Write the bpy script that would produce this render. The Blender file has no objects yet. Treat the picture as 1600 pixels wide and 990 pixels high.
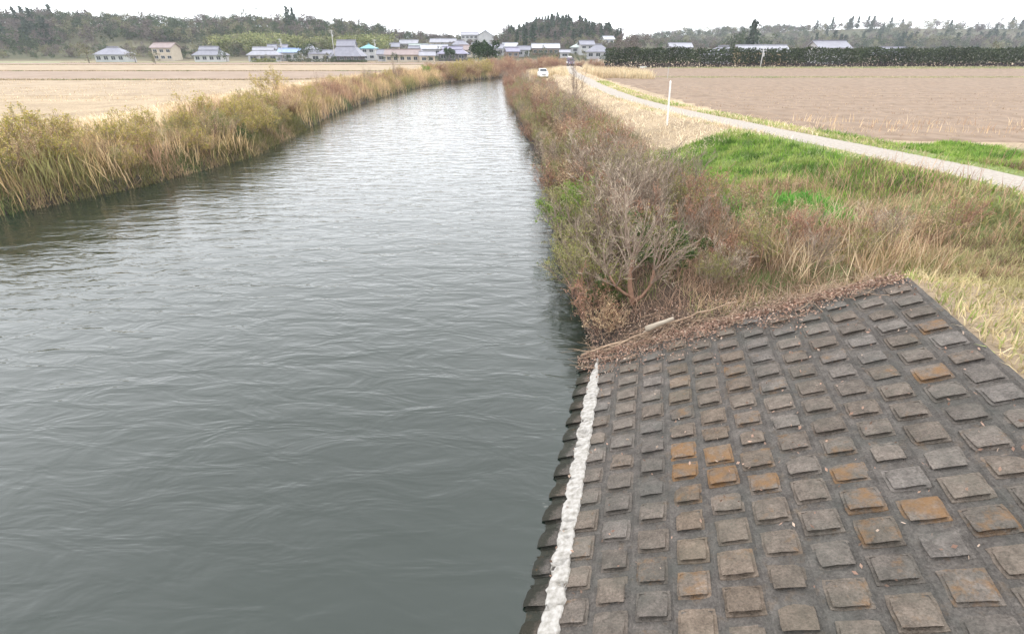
import bpy, math, random
import numpy as np
from mathutils import Matrix, Vector

# ------------------------------------------------------------------ camera, sky, sun, exposure
S = bpy.context.scene
COL = S.collection
FPX, CAMZ = 820.0, 6.0
PITCH = math.atan(415 / FPX)
cam_d = bpy.data.cameras.new("camera")
cam_d.sensor_width = 36.0
cam_d.sensor_fit = 'HORIZONTAL'
cam_d.lens = FPX / 1600 * 36.0
cam_d.clip_start = 0.1
cam_d.clip_end = 6000
cam = bpy.data.objects.new("camera", cam_d)
cam.location = (0, 0, CAMZ)
cam.rotation_euler = (math.pi / 2 - PITCH, 0, 0)
COL.objects.link(cam)
S.camera = cam

SUN_EL, SUN_AZ = math.radians(60), math.radians(42)      # azimuth clockwise from +Y
W = bpy.data.worlds.new("World")
S.world = W
W.use_nodes = True
nt = W.node_tree
bg = nt.nodes["Background"]
sky = nt.nodes.new("ShaderNodeTexSky")
sky.sky_type = 'NISHITA'
sky.sun_disc = False
sky.sun_elevation = SUN_EL
sky.sun_rotation = SUN_AZ
sky.air_density = 1.0
sky.dust_density = 3.0
hs = nt.nodes.new("ShaderNodeHueSaturation")
hs.inputs["Saturation"].default_value = 0.25
mx = nt.nodes.new("ShaderNodeMix")
mx.data_type = 'RGBA'
mx.inputs[0].default_value = 0.85
mx.inputs[7].default_value = (15.3, 15.6, 16.1, 1)        # an even layer of cloud
nt.links.new(sky.outputs[0], hs.inputs["Color"])
nt.links.new(hs.outputs[0], mx.inputs[6])
nt.links.new(mx.outputs[2], bg.inputs["Color"])
bg.inputs["Strength"].default_value = 0.15

sun_d = bpy.data.lights.new("sun", 'SUN')
sun_d.energy = 0.7
sun_d.angle = math.radians(25)
sun_d.color = (1, 0.96, 0.9)
sun = bpy.data.objects.new("sun", sun_d)
sdir = Vector((math.sin(SUN_AZ) * math.cos(SUN_EL), math.cos(SUN_AZ) * math.cos(SUN_EL), math.sin(SUN_EL)))
sun.rotation_euler = sdir.to_track_quat('Z', 'Y').to_euler()
sun.location = sdir * 60
COL.objects.link(sun)

S.view_settings.view_transform = 'Standard'
S.view_settings.look = 'None'
S.view_settings.exposure = 0.38
S.view_settings.gamma = 1.0

# ------------------------------------------------------------------ helpers
RNG = np.random.default_rng(7)
random.seed(7)
cP, sP = math.cos(PITCH), math.sin(PITCH)


def at(px, Y, z):
    """world x of the photograph's column px for a point at distance Y and height z"""
    return (px - 800) / FPX * (Y * cP + (CAMZ - z) * sP)


def lerp(a, b, t):
    return a + (b - a) * t


def sstep(x, a, b):
    t = np.clip((x - a) / (b - a), 0, 1)
    return t * t * (3 - 2 * t)


def vnoise(x, y, scale, seed=0):
    x = np.asarray(x, float) / scale + 1000
    y = np.asarray(y, float) / scale + 1000
    xi, yi = np.floor(x).astype(np.int64), np.floor(y).astype(np.int64)
    fx, fy = x - xi, y - yi
    fx, fy = fx * fx * (3 - 2 * fx), fy * fy * (3 - 2 * fy)

    def h(i, j):
        n = (i * 374761393 + j * 668265263 + seed * 2147483647 + 1013) & 0xffffffff
        n = ((n ^ (n >> 13)) * 1274126177) & 0xffffffff
        return ((n ^ (n >> 16)) & 0xffff) / 65535.0
    return lerp(lerp(h(xi, yi), h(xi + 1, yi), fx), lerp(h(xi, yi + 1), h(xi + 1, yi + 1), fx), fy)


def tag(o, label=None, cat=None, group=None, kind=None):
    if label:
        o["label"] = label
    if cat:
        o["category"] = cat
    if group:
        o["group"] = group
    if kind:
        o["kind"] = kind
    return o


def empty(name, loc, rz=0.0):
    o = bpy.data.objects.new(name, None)
    o.empty_display_size = 0.2
    o.location = loc
    o.rotation_euler = (0, 0, rz)
    COL.objects.link(o)
    return o


def mesh_data(name, V, F, mat, tint=None, smooth=False):
    """V (n,3); F a list of index arrays (m,3) or (m,4)"""
    me = bpy.data.meshes.new(name)
    V = np.ascontiguousarray(V, np.float32)
    me.vertices.add(len(V))
    me.vertices.foreach_set("co", V.ravel())
    Fs = [np.asarray(f, np.int32) for f in F if len(f)]
    idx = np.concatenate([f.ravel() for f in Fs])
    cnt = np.concatenate([np.full(len(f), f.shape[1], np.int32) for f in Fs])
    st = np.concatenate([[0], np.cumsum(cnt)[:-1]]).astype(np.int32)
    me.loops.add(len(idx))
    me.loops.foreach_set("vertex_index", idx)
    me.polygons.add(len(cnt))
    me.polygons.foreach_set("loop_start", st)
    me.polygons.foreach_set("loop_total", cnt)
    if smooth:
        me.polygons.foreach_set("use_smooth", np.ones(len(cnt), bool))
    if tint is not None:
        a = me.attributes.new("tint", 'FLOAT_COLOR', 'POINT')
        c = np.ones((len(V), 4), np.float32)
        c[:, :3] = tint
        a.data.foreach_set("color", c.ravel())
    me.update(calc_edges=True)
    me.validate()
    if mat is not None:
        me.materials.append(mat)
    return me


def link(name, me, parent=None, loc=None, rz=None):
    o = bpy.data.objects.new(name, me)
    if loc is not None:
        o.location = loc
    if rz is not None:
        o.rotation_euler = (0, 0, rz)
    if parent is not None:
        o.parent = parent
    COL.objects.link(o)
    return o


def children(o, table={}):
    return [c for c in bpy.data.objects if c.parent is o]


class MB:
    """collects boxes, prisms and tubes into one mesh"""

    def __init__(self):
        self.v, self.f = [], []
        self.n = 0

    def add(self, vs, fs):
        self.v += [tuple(p) for p in vs]
        self.f += [tuple(i + self.n for i in q) for q in fs]
        self.n += len(vs)
        return self

    def box(self, c, s, taper=1.0):
        x, y, z = c
        a, b, h = s[0] / 2, s[1] / 2, s[2] / 2
        t = taper
        self.add([(x - a, y - b, z - h), (x + a, y - b, z - h), (x + a, y + b, z - h), (x - a, y + b, z - h),
                  (x - a * t, y - b * t, z + h), (x + a * t, y - b * t, z + h), (x + a * t, y + b * t, z + h), (x - a * t, y + b * t, z + h)],
                 [(3, 2, 1, 0), (4, 5, 6, 7), (0, 1, 5, 4), (1, 2, 6, 5), (2, 3, 7, 6), (3, 0, 4, 7)])
        return self

    def prism(self, prof, x0, x1, axis=0, inset=0.0):
        """a closed profile [(u,v)] swept from x0 to x1 along an axis (0 = x, profile in y,z; 1 = y, profile in x,z)"""
        n = len(prof)
        vs = []
        for xx in (x0, x1):
            for u, v in prof:
                vs.append((xx, u, v) if axis == 0 else (u, xx, v))
        fs = [tuple(range(n - 1, -1, -1)), tuple(range(n, 2 * n))]
        for i in range(n):
            j = (i + 1) % n
            fs.append((i, j, n + j, n + i))
        return self.add(vs, fs)

    def tube(self, pts, rad, n=6):
        pts = [Vector(p) for p in pts]
        vs, fs = [], []
        for i, p in enumerate(pts):
            d = (pts[min(i + 1, len(pts) - 1)] - pts[max(i - 1, 0)]).normalized()
            a = d.orthogonal().normalized() if abs(d.z) > 0.9 else d.cross(Vector((0, 0, 1))).normalized()
            b = d.cross(a)
            r = rad[i] if hasattr(rad, '__len__') else rad
            for k in range(n):
                t = 2 * math.pi * k / n
                vs.append(p + a * (r * math.cos(t)) + b * (r * math.sin(t)))
        for i in range(len(pts) - 1):
            for k in range(n):
                j = (k + 1) % n
                fs.append((i * n + k, i * n + j, (i + 1) * n + j, (i + 1) * n + k))
        fs.append(tuple(range(n - 1, -1, -1)))
        m = (len(pts) - 1) * n
        fs.append(tuple(m + k for k in range(n)))
        return self.add(vs, fs)

    def data(self, name, mat, smooth=False, bevel=0.0):
        me = bpy.data.meshes.new(name)
        me.from_pydata(self.v, [], self.f)
        me.update()
        if bevel:
            import bmesh
            bm = bmesh.new()
            bm.from_mesh(me)
            bmesh.ops.bevel(bm, geom=list(bm.edges), offset=bevel, segments=1, affect='EDGES', clamp_overlap=True)
            bmesh.ops.recalc_face_normals(bm, faces=bm.faces)
            bm.to_mesh(me)
            bm.free()
        if smooth:
            me.polygons.foreach_set("use_smooth", [True] * len(me.polygons))
        me.materials.append(mat)
        return me

    def build(self, name, mat, parent=None, loc=None, rz=None, smooth=False, bevel=0.0):
        return link(name, self.data(name, mat, smooth, bevel), parent, loc, rz)


# ------------------------------------------------------------------ materials
def new_mat(name):
    m = bpy.data.materials.new(name)
    m.use_nodes = True
    n = m.node_tree
    return m, n, n.nodes["Principled BSDF"]


def N_(n, kind, **kw):
    nd = n.nodes.new(kind)
    for k, v in kw.items():
        setattr(nd, k, v)
    return nd


def mixc(n, fac, a, b, blend='MIX'):
    m = N_(n, "ShaderNodeMix", data_type='RGBA', blend_type=blend)
    for sock, val in ((m.inputs[0], fac), (m.inputs[6], a), (m.inputs[7], b)):
        if hasattr(val, 'is_output'):
            n.links.new(val, sock)
        else:
            sock.default_value = val if not isinstance(val, tuple) else (*val[:3], 1)
    return m.outputs[2]


def noise(n, scale, detail=4, rough=0.55, coord='Object', stretch=(1, 1, 1), rot=0.0, dist=0.0):
    tc = N_(n, "ShaderNodeTexCoord")
    mp = N_(n, "ShaderNodeMapping")
    mp.inputs["Scale"].default_value = stretch
    mp.inputs["Rotation"].default_value = (0, 0, rot)
    n.links.new(tc.outputs[coord], mp.inputs[0])
    t = N_(n, "ShaderNodeTexNoise")
    t.inputs["Scale"].default_value = scale
    t.inputs["Detail"].default_value = detail
    t.inputs["Roughness"].default_value = rough
    t.inputs["Distortion"].default_value = dist
    n.links.new(mp.outputs[0], t.inputs["Vector"])
    return t.outputs[0]


def ramp(n, src, stops):
    r = N_(n, "ShaderNodeValToRGB")
    while len(r.color_ramp.elements) < len(stops):
        r.color_ramp.elements.new(0.5)
    for e, (p, c) in zip(r.color_ramp.elements, stops):
        e.position = p
        e.color = (*c, 1) if isinstance(c, tuple) else (c, c, c, 1)
    n.links.new(src, r.inputs[0])
    return r.outputs[0]


def bump(n, bsdf, height, strength=0.5, dist=0.02):
    b = N_(n, "ShaderNodeBump")
    b.inputs["Strength"].default_value = strength
    b.inputs["Distance"].default_value = dist
    n.links.new(height, b.inputs["Height"])
    n.links.new(b.outputs[0], bsdf.inputs["Normal"])
    return b


def mat_noise(name, c1, c2, scale=3.0, rough=0.8, bmp=0.3, bd=0.02, stretch=(1, 1, 1), detail=5, metallic=0.0):
    m, n, b = new_mat(name)
    s = noise(n, scale, detail, stretch=stretch)
    n.links.new(ramp(n, s, [(0.3, c1), (0.7, c2)]), b.inputs["Base Color"])
    b.inputs["Roughness"].default_value = rough
    b.inputs["Metallic"].default_value = metallic
    b.inputs["Specular IOR Level"].default_value = 0.3
    if bmp:
        bump(n, b, s, bmp, bd)
    return m


def mat_tint(name, rough=0.8, scale=2.0, var=0.35, trans=0.0, gain=1.0):
    """colour from each blade's or leaf's own 'tint'"""
    m, n, b = new_mat(name)
    at_ = N_(n, "ShaderNodeAttribute", attribute_name="tint")
    s = noise(n, scale, 3)
    v = ramp(n, s, [(0.3, gain * (1 - var)), (0.7, gain * (1 + var * 0.5))])
    c = mixc(n, 1.0, at_.outputs["Color"], v, 'MULTIPLY')
    n.links.new(c, b.inputs["Base Color"])
    b.inputs["Roughness"].default_value = rough
    b.inputs["Specular IOR Level"].default_value = 0.2
    if trans:
        tr = N_(n, "ShaderNodeBsdfTranslucent")
        n.links.new(c, tr.inputs[0])
        ms = N_(n, "ShaderNodeMixShader")
        ms.inputs[0].default_value = trans
        n.links.new(b.outputs[0], ms.inputs[1])
        n.links.new(tr.outputs[0], ms.inputs[2])
        n.links.new(ms.outputs[0], n.nodes["Material Output"].inputs[0])
    return m


M = {}
M['blade'] = mat_tint("dry_and_green_blades", 0.75, 1.5, 0.3, 0.3, 1.35)
M['leaf'] = mat_tint("leaves", 0.6, 3.0, 0.3, 0.3, 1.3)
M['far_leaf'] = mat_tint("distant_foliage", 0.8, 0.15, 0.35, 0.1)
M['bark_grey'] = mat_noise("grey_brown_bark", (.19, .135, .10), (.36, .28, .22), 14, 0.85, 0.5, 0.01, (1, 1, 0.3))
M['bark_red'] = mat_noise("reddish_bark", (.18, .10, .07), (.30, .18, .12), 9, 0.85, 0.3, 0.01)
M['bark_dark'] = mat_noise("dark_bark", (.05, .04, .035), (.10, .08, .065), 6, 0.9, 0.3, 0.02)
M['driftwood'] = mat_noise("weathered_driftwood", (.25, .205, .155), (.42, .365, .29), 12, 0.8, 0.4, 0.01, (0.2, 1, 1))
M['stick'] = mat_noise("brown_fallen_stick", (.22, .15, .10), (.40, .29, .20), 12, 0.85, 0.4, 0.01)


def mat_twig(name, c1, c2):
    m, n, b = new_mat(name)
    oi = N_(n, "ShaderNodeObjectInfo")
    s = noise(n, 1.6, 3)
    c = ramp(n, s, [(0.3, c1), (0.7, c2)])
    v = N_(n, "ShaderNodeMapRange")
    v.inputs[3].default_value = 0.6
    v.inputs[4].default_value = 1.3
    n.links.new(oi.outputs["Random"], v.inputs[0])
    at_ = N_(n, "ShaderNodeAttribute", attribute_name="tint")
    c = mixc(n, 1.0, c, at_.outputs["Color"], 'MULTIPLY')
    n.links.new(mixc(n, 1.0, c, v.outputs[0], 'MULTIPLY'), b.inputs["Base Color"])
    b.inputs["Roughness"].default_value = 0.8
    b.inputs["Specular IOR Level"].default_value = 0.2
    return m


def own_tint(rng, P, m, lo=.28, hi=1.6):
    """each twig a shade of its own: m vertices per ring"""
    return np.repeat(rng.uniform(lo, hi, (len(P), 1)) * np.ones((1, 3)), P.shape[1] * m, 0)


M['twig_red'] = mat_twig("reddish_twigs", (.29, .18, .13), (.41, .27, .20))
M['twig_grey'] = mat_twig("grey_twigs", (.28, .225, .165), (.44, .365, .28))
M['twig_olive'] = mat_twig("olive_twigs", (.27, .24, .13), (.42, .37, .21))
M['twig_tan'] = mat_twig("tan_twigs", (.42, .31, .19), (.60, .46, .30))


def mat_ground():
    m, n, b = new_mat("ground_soil_and_turf")
    a = N_(n, "ShaderNodeAttribute", attribute_name="tint")
    s = noise(n, 6.0, 6, 0.65)
    s2 = noise(n, 0.35, 4)
    c = mixc(n, 1.0, a.outputs["Color"], ramp(n, s, [(0.25, 0.55), (0.75, 1.3)]), 'MULTIPLY')
    c = mixc(n, 1.0, c, ramp(n, s2, [(0.3, 0.8), (0.7, 1.15)]), 'MULTIPLY')
    n.links.new(c, b.inputs["Base Color"])
    b.inputs["Roughness"].default_value = 0.95
    b.inputs["Specular IOR Level"].default_value = 0.1
    bump(n, b, s, 0.8, 0.06)
    return m


def mat_water():
    m, n, b = new_mat("river_water")
    b.inputs["Roughness"].default_value = 0.06
    b.inputs["IOR"].default_value = 1.52
    s0 = noise(n, 0.09, 3)
    n.links.new(ramp(n, s0, [(0.3, (.010, .017, .012)), (0.7, (.016, .023, .018))]), b.inputs["Base Color"])
    a1 = noise(n, 1.0, 3, 0.55, stretch=(0.8, 2.0, 1), rot=math.radians(14), dist=0.6)
    a2 = noise(n, 3.2, 4, 0.6, stretch=(0.5, 1.6, 1), rot=math.radians(-4), dist=0.5)
    a3 = noise(n, 0.28, 2, 0.5, stretch=(0.7, 1.6, 1), rot=math.radians(20))
    add1 = N_(n, "ShaderNodeMath", operation='MULTIPLY_ADD')
    n.links.new(a2, add1.inputs[0])
    add1.inputs[1].default_value = 0.13
    n.links.new(a1, add1.inputs[2])
    add2 = N_(n, "ShaderNodeMath", operation='MULTIPLY_ADD')
    n.links.new(a3, add2.inputs[0])
    add2.inputs[1].default_value = 0.9
    n.links.new(add1.outputs[0], add2.inputs[2])
    tc = N_(n, "ShaderNodeTexCoord")
    mp = N_(n, "ShaderNodeMapping")
    mp.inputs["Scale"].default_value = (.55, 1.25, 1)
    mp.inputs["Rotation"].default_value = (0, 0, math.radians(24))
    n.links.new(tc.outputs["Object"], mp.inputs[0])
    rg = N_(n, "ShaderNodeTexNoise", noise_type='RIDGED_MULTIFRACTAL')
    rg.inputs["Scale"].default_value = 1.3
    rg.inputs["Detail"].default_value = 2.0
    rg.inputs["Distortion"].default_value = 0.35
    n.links.new(mp.outputs[0], rg.inputs["Vector"])
    add3 = N_(n, "ShaderNodeMath", operation='MULTIPLY_ADD')
    n.links.new(rg.outputs[0], add3.inputs[0])
    add3.inputs[1].default_value = 0.20
    n.links.new(add2.outputs[0], add3.inputs[2])
    bump(n, b, add3.outputs[0], 1.0, 0.06)
    return m


def mat_concrete(name, block):
    m, n, b = new_mat(name)
    ge = N_(n, "ShaderNodeNewGeometry")

    def wn(scale, detail, rough, off=0.0):                  # stains run on from block to block
        mp = N_(n, "ShaderNodeMapping")
        mp.inputs["Location"].default_value = (off, off * .7, 0)
        n.links.new(ge.outputs["Position"], mp.inputs[0])
        t = N_(n, "ShaderNodeTexNoise")
        t.inputs["Scale"].default_value = scale
        t.inputs["Detail"].default_value = detail
        t.inputs["Roughness"].default_value = rough
        n.links.new(mp.outputs[0], t.inputs["Vector"])
        return t.outputs[0]
    s1, s2, s3, s4 = wn(6.0, 8, 0.72), wn(38.0, 4, 0.7), wn(1.3, 5, 0.65, 9), wn(15.0, 5, 0.7, 4)
    k = 1.16 if block else 1.0
    c = ramp(n, s1, [(0.28, tuple(k * q for q in (.064, .057, .051))), (0.5, tuple(k * q for q in (.110, .098, .088))), (0.74, tuple(k * q for q in (.170, .150, .134)))])
    c = mixc(n, 1.0, c, ramp(n, s2, [(0.3, 0.62), (0.7, 1.28)]), 'MULTIPLY')
    c = mixc(n, ramp(n, s3, [(0.45, 0.0), (0.72, 0.55)]), c, (.082, .088, .078))
    c = mixc(n, ramp(n, s4, [(0.60, 0.0), (0.74, 0.55)]), c, (.045, .044, .036))
    # the wet, slimy band just above the waterline
    sx = N_(n, "ShaderNodeSeparateXYZ")
    n.links.new(ge.outputs["Position"], sx.inputs[0])
    wz = N_(n, "ShaderNodeMath", operation='MULTIPLY_ADD')
    n.links.new(s4, wz.inputs[0])
    wz.inputs[1].default_value = -0.14
    n.links.new(sx.outputs[2], wz.inputs[2])
    c = mixc(n, ramp(n, wz.outputs[0], [(0.0, 0.8), (0.04, 0.0)]), c, (.022, .026, .018))
    l = wn(5.0, 6, 0.7, 21)
    if block:
        oi = N_(n, "ShaderNodeObjectInfo")
        c = mixc(n, 1.0, c, oi.outputs["Color"], 'MULTIPLY')
        # ochre lichen: how much is set per block in its colour's alpha
        ad = N_(n, "ShaderNodeMath", operation='ADD')
        n.links.new(l, ad.inputs[0])
        n.links.new(oi.outputs["Alpha"], ad.inputs[1])
        c = mixc(n, ramp(n, ad.outputs[0], [(0.80, 0.0), (1.15, 0.8)]), c, (.215, .118, .05))
    else:
        c = mixc(n, ramp(n, l, [(0.56, 0.0), (0.78, 0.45)]), c, (.18, .115, .06))
    n.links.new(c, b.inputs["Base Color"])
    b.inputs["Roughness"].default_value = 0.9
    b.inputs["Specular IOR Level"].default_value = 0.2
    hsum = N_(n, "ShaderNodeMath", operation='ADD')
    n.links.new(s1, hsum.inputs[0])
    n.links.new(s2, hsum.inputs[1])
    bump(n, b, hsum.outputs[0], 1.0, 0.03)
    return m


M['ground'] = mat_ground()
M['water'] = mat_water()
M['block'] = mat_concrete("mossy_concrete_block", True)
M['slab'] = mat_concrete("weathered_concrete", False)
M['crust'] = mat_noise("white_crust", (.20, .185, .16), (.42, .40, .375), 13, 0.85, 0.4, 0.01, detail=8)
M['gravel'] = mat_noise("pale_gravel", (.24, .212, .18), (.37, .33, .285), 9, 0.95, 0.6, 0.02, detail=8)
M['field_brown'] = mat_noise("tilled_brown_soil", (.155, .108, .073), (.24, .172, .12), 1.2, 0.95, 0.5, 0.06, detail=9)
M['field_tan'] = mat_noise("dry_paddy_stubble", (.24, .18, .118), (.34, .265, .18), 0.35, 0.95, 0.3, 0.05, detail=9)
M['field_pink'] = mat_noise("bare_paddy_soil", (.20, .145, .105), (.275, .205, .155), 0.35, 0.95, 0.3, 0.05, detail=9)
M['field_green'] = mat_noise("sprouting_green_field", (.16, .20, .09), (.30, .33, .17), 0.4, 0.95, 0.3, 0.05, detail=9)
M['white_paint'] = mat_noise("white_paint", (.72, .72, .71), (.82, .82, .80), 3, 0.35, 0)
M['post'] = mat_noise("weathered_white_post", (.62, .60, .56), (.82, .80, .77), 8, 0.6, 0.1)
M['glass'] = mat_noise("dark_window_glass", (.02, .025, .03), (.05, .06, .07), 2, 0.08, 0)
M['frame'] = mat_noise("window_frame", (.40, .40, .41), (.5, .5, .5), 4, 0.5, 0)
M['rubber'] = mat_noise("black_rubber", (.02, .02, .02), (.035, .035, .035), 8, 0.8, 0)
M['metal'] = mat_noise("grey_metal", (.32, .33, .34), (.48, .48, .48), 5, 0.45, 0, metallic=0.4)
M['lamp_glass'] = mat_noise("clear_lamp_lens", (.6, .6, .6), (.75, .75, .75), 5, 0.15, 0)
M['purple_tarp'] = mat_noise("dull_purple_load", (.13, .10, .15), (.20, .16, .21), 3, 0.8, 0.2)
M['pole'] = mat_noise("concrete_pole", (.36, .35, .34), (.50, .49, .48), 4, 0.8, 0)
M['dark_timber'] = mat_noise("dark_timber", (.035, .03, .03), (.08, .065, .055), 3, 0.8, 0.1)


def roof_mat(name, c, metal=False):
    m, n, b = new_mat(name)
    s = noise(n, 0.8, 5)
    d = tuple(x * 0.75 for x in c)
    col = ramp(n, s, [(0.3, d), (0.7, c)])
    tc = N_(n, "ShaderNodeTexCoord")
    wv = N_(n, "ShaderNodeTexWave", wave_type='BANDS', bands_direction='X' if metal else 'Z')
    wv.inputs["Scale"].default_value = 0.8 if metal else 1.3
    n.links.new(tc.outputs["Object"], wv.inputs["Vector"])
    n.links.new(col, b.inputs["Base Color"])
    b.inputs["Roughness"].default_value = 0.45 if metal else 0.6
    bump(n, b, wv.outputs[1], 0.6, 0.08)
    return m


RF = dict(grey=roof_mat("grey_tile_roof", (.23, .23, .275)), pale=roof_mat("pale_grey_roof", (.31, .31, .35)),
          white=roof_mat("whitish_metal_roof", (.42, .43, .47), True), blue=roof_mat("blue_metal_roof", (.24, .33, .50), True),
          teal=roof_mat("teal_metal_roof", (.15, .36, .42), True), slate=roof_mat("slate_roof", (.22, .22, .26)),
          purple=roof_mat("purplish_tile_roof", (.25, .24, .32)), brown=roof_mat("brown_tile_roof", (.27, .21, .20)),
          green=roof_mat("grey_green_roof", (.33, .38, .36), True))
WL = dict(white=mat_noise("white_plaster", (.36, .36, .37), (.46, .46, .46), 0.6, 0.8, 0.1),
          beige=mat_noise("beige_plaster", (.38, .33, .26), (.47, .41, .33), 0.6, 0.8, 0.1),
          tan=mat_noise("tan_board_wall", (.40, .29, .17), (.48, .36, .22), 0.6, 0.8, 0.1),
          dark=mat_noise("dark_board_wall", (.07, .065, .07), (.12, .11, .11), 0.6, 0.8, 0.1),
          grey=mat_noise("grey_siding", (.32, .32, .34), (.42, .42, .43), 0.6, 0.8, 0.1),
          brown=mat_noise("brown_board_wall", (.17, .12, .09), (.25, .18, .14), 0.6, 0.8, 0.1))

# ------------------------------------------------------------------ terrain
AZ = math.radians(13.4)
AV = np.array([math.sin(AZ), math.cos(AZ)])          # along the revetment, away from the bridge
TV = np.array([math.cos(AZ), -math.sin(AZ)])         # horizontally up the revetment
P0 = np.array([1.57, 9.84])
SL = 0.45
RB = np.array([P0 - AV * 40, P0, (1.75, 10.7), (1.65, 12.4), (1.6, 15.1), (1.6, 19.9), (1.7, 25.1), (1.7, 33.3), (0.7, 50.7),
               (-0.6, 85.3), (-1.9, 125.7), (0.5, 141), (10, 153), (45, 165), (150, 172)])
LB = np.array([(-60, -22), (-34, 0), (-24, 15), (-18.5, 26), (-16.6, 34.4), (-17.4, 42.7), (-18.8, 58.8), (-19.1, 69.7), (-18.6, 89.2), (-16.8, 107.3),
               (-13.7, 123.1), (-7.4, 137.4), (-2, 151), (8, 163), (44, 178), (150, 186)])
RIV = np.concatenate([RB, LB[::-1]])
ROAD = np.array([(19.5, -12), (17.2, 4), (15.0, 17), (12.8, 27), (10.6, 38), (9.6, 48), (9.6, 64), (11.2, 107), (15.0, 150), (22, 190), (34, 250), (52, 330)])


def dist_poly(x, y, P):
    d = np.full(x.shape, 1e9)
    for (x0, y0), (x1, y1) in zip(P[:-1], P[1:]):
        dx, dy = x1 - x0, y1 - y0
        t = np.clip(((x - x0) * dx + (y - y0) * dy) / (dx * dx + dy * dy), 0, 1)
        d = np.minimum(d, np.hypot(x - x0 - t * dx, y - y0 - t * dy))
    return d


def inside_poly(x, y, P):
    c = np.zeros(x.shape, bool)
    n = len(P)
    for i in range(n):
        x0, y0 = P[i]
        x1, y1 = P[(i + 1) % n]
        if y0 == y1:
            continue
        k = ((y0 > y) != (y1 > y)) & (x < (x1 - x0) * (y - y0) / (y1 - y0) + x0)
        c ^= k
    return c


HILLS = [(-165, 450, 85, 60, 9.5), (-330, 440, 110, 60, 12), (-520, 470, 130, 70, 13), (33, 455, 27, 42, 11.5), (62, 440, 30, 40, 2.5), (-70, 520, 60, 50, 0.0),
         (300, 820, 130, 90, 13), (215, 800, 60, 60, 4), (500, 800, 150, 90, 20), (760, 760, 160, 110, 24), (-800, 520, 200, 100, 20)]


def terrain(x, y):
    x = np.asarray(x, float)
    y = np.asarray(y, float)
    shp = x.shape
    x, y = x.ravel(), y.ravel()
    dR, dL = dist_poly(x, y, RB), dist_poly(x, y, LB)
    ins = inside_poly(x, y, RIV)
    right = dR < dL
    nz = vnoise(x, y, 1.1, 3) - .5
    zr = np.interp(dR, [0, .6, 1.5, 3.5, 5, 8, 11, 30], [-.05, .42, .8, 1.2, 1.45, 1.75, 1.9, 1.6])
    zl = np.interp(dL, [0, .5, 1.5, 4, 8, 20], [-.05, .6, 1.1, 1.7, 1.85, 1.6])
    near = np.minimum(dR, dL)
    zb = np.where(right, zr, zl) + nz * .22 * sstep(near, .2, 1.5) * (1 - sstep(near, 14, 30))
    droad = dist_poly(x, y, ROAD)
    zroad = 2.5 - np.clip(droad - 2.1, 0, 9) * .33
    zb = np.where(right, np.maximum(zb, zroad), zb)
    z = np.where(ins, -np.minimum(near * .7, 1.9), zb)
    a = (x - P0[0]) * AV[0] + (y - P0[1]) * AV[1]
    t = (x - P0[0]) * TV[0] + (y - P0[1]) * TV[1]
    w = 1 - sstep(a, -.1, 1.6)
    w = np.where((t > -6) & (t < 40), w, 0)
    zrev = np.minimum(t * SL - .07, 2.44)
    zrev = np.where(t > 14, np.maximum(2.44 - (t - 14) * .3, zb), zrev)
    zrev = np.maximum(zrev, -1.9)
    z = lerp(z, zrev, w)
    z = z + np.interp(y, [0, 280, 420, 700, 3000], [0, 0, 9.5, 9.5, 14]) * (1 - sstep(x, 70, 190) * (1 - sstep(y, 300, 900)) * .6)
    for hx, hy, sx, sy, am in HILLS:
        z = z + am * np.exp(-((x - hx) / sx) ** 2 - ((y - hy) / sy) ** 2)
    return z.reshape(shp)


def tz(x, y):
    return float(terrain(np.array([x]), np.array([y]))[0])


def hit(px, py):
    """the ground point seen at the photograph's pixel"""
    u, v = (px - 800) / FPX, (495 - py) / FPX
    d = np.array([u, cP + v * sP, -sP + v * cP])
    k = np.linspace(2, 400, 20000)
    q = d[None] * k[:, None] + np.array([0, 0, CAMZ])
    i = int(np.argmax(q[:, 2] < terrain(q[:, 0], q[:, 1])))
    return float(q[i, 0]), float(q[i, 1])


def axis_pts(lo, a, b, step, hi, g=1.13):
    mid = list(np.arange(a, b + 1e-6, step))
    out, s, v = [], step, mid[-1]
    while v < hi:
        s *= g
        v += s
        out.append(v)
    pre, s, v = [], step, mid[0]
    while v > lo:
        s *= g
        v -= s
        pre.append(v)
    return np.array(pre[::-1] + mid + out)


xs = axis_pts(-1500, -24, 24, 0.3, 1500)
ys = np.concatenate([axis_pts(-60, -6, 44, 0.3, 45)[:-1], np.arange(45.2, 190, 0.8)])
ys = np.concatenate([ys, axis_pts(0, 190, 560, 5, 2600)[axis_pts(0, 190, 560, 5, 2600) > 190]])
ys = np.unique(ys)
GX, GY = np.meshgrid(xs, ys)
GZ = terrain(GX, GY)
nx, ny = len(xs), len(ys)
ii = np.arange(nx * ny).reshape(ny, nx)
quads = np.stack([ii[:-1, :-1], ii[:-1, 1:], ii[1:, 1:], ii[1:, :-1]], -1).reshape(-1, 4)
fx, fy = GX.ravel(), GY.ravel()
gdR, gdL = dist_poly(fx, fy, RB), dist_poly(fx, fy, LB)
grd = dist_poly(fx, fy, ROAD)
gn = vnoise(fx, fy, 2.2, 5)[:, None]
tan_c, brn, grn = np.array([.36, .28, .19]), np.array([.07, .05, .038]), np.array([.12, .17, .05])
tint = lerp(tan_c * .9, tan_c * 1.1, gn)
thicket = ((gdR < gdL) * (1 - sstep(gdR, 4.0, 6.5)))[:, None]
tint = lerp(tint, lerp(brn, brn * 1.5, gn), thicket)  # soil under the thicket coloured darker, painting in the shade between stems
green = (sstep(fx, 4.2, 6.2) * (1 - sstep(fy, 25, 28)) * sstep(fy, 9.5, 11.5) * (fx < 60))[:, None] * (gdR < gdL)[:, None]
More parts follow.
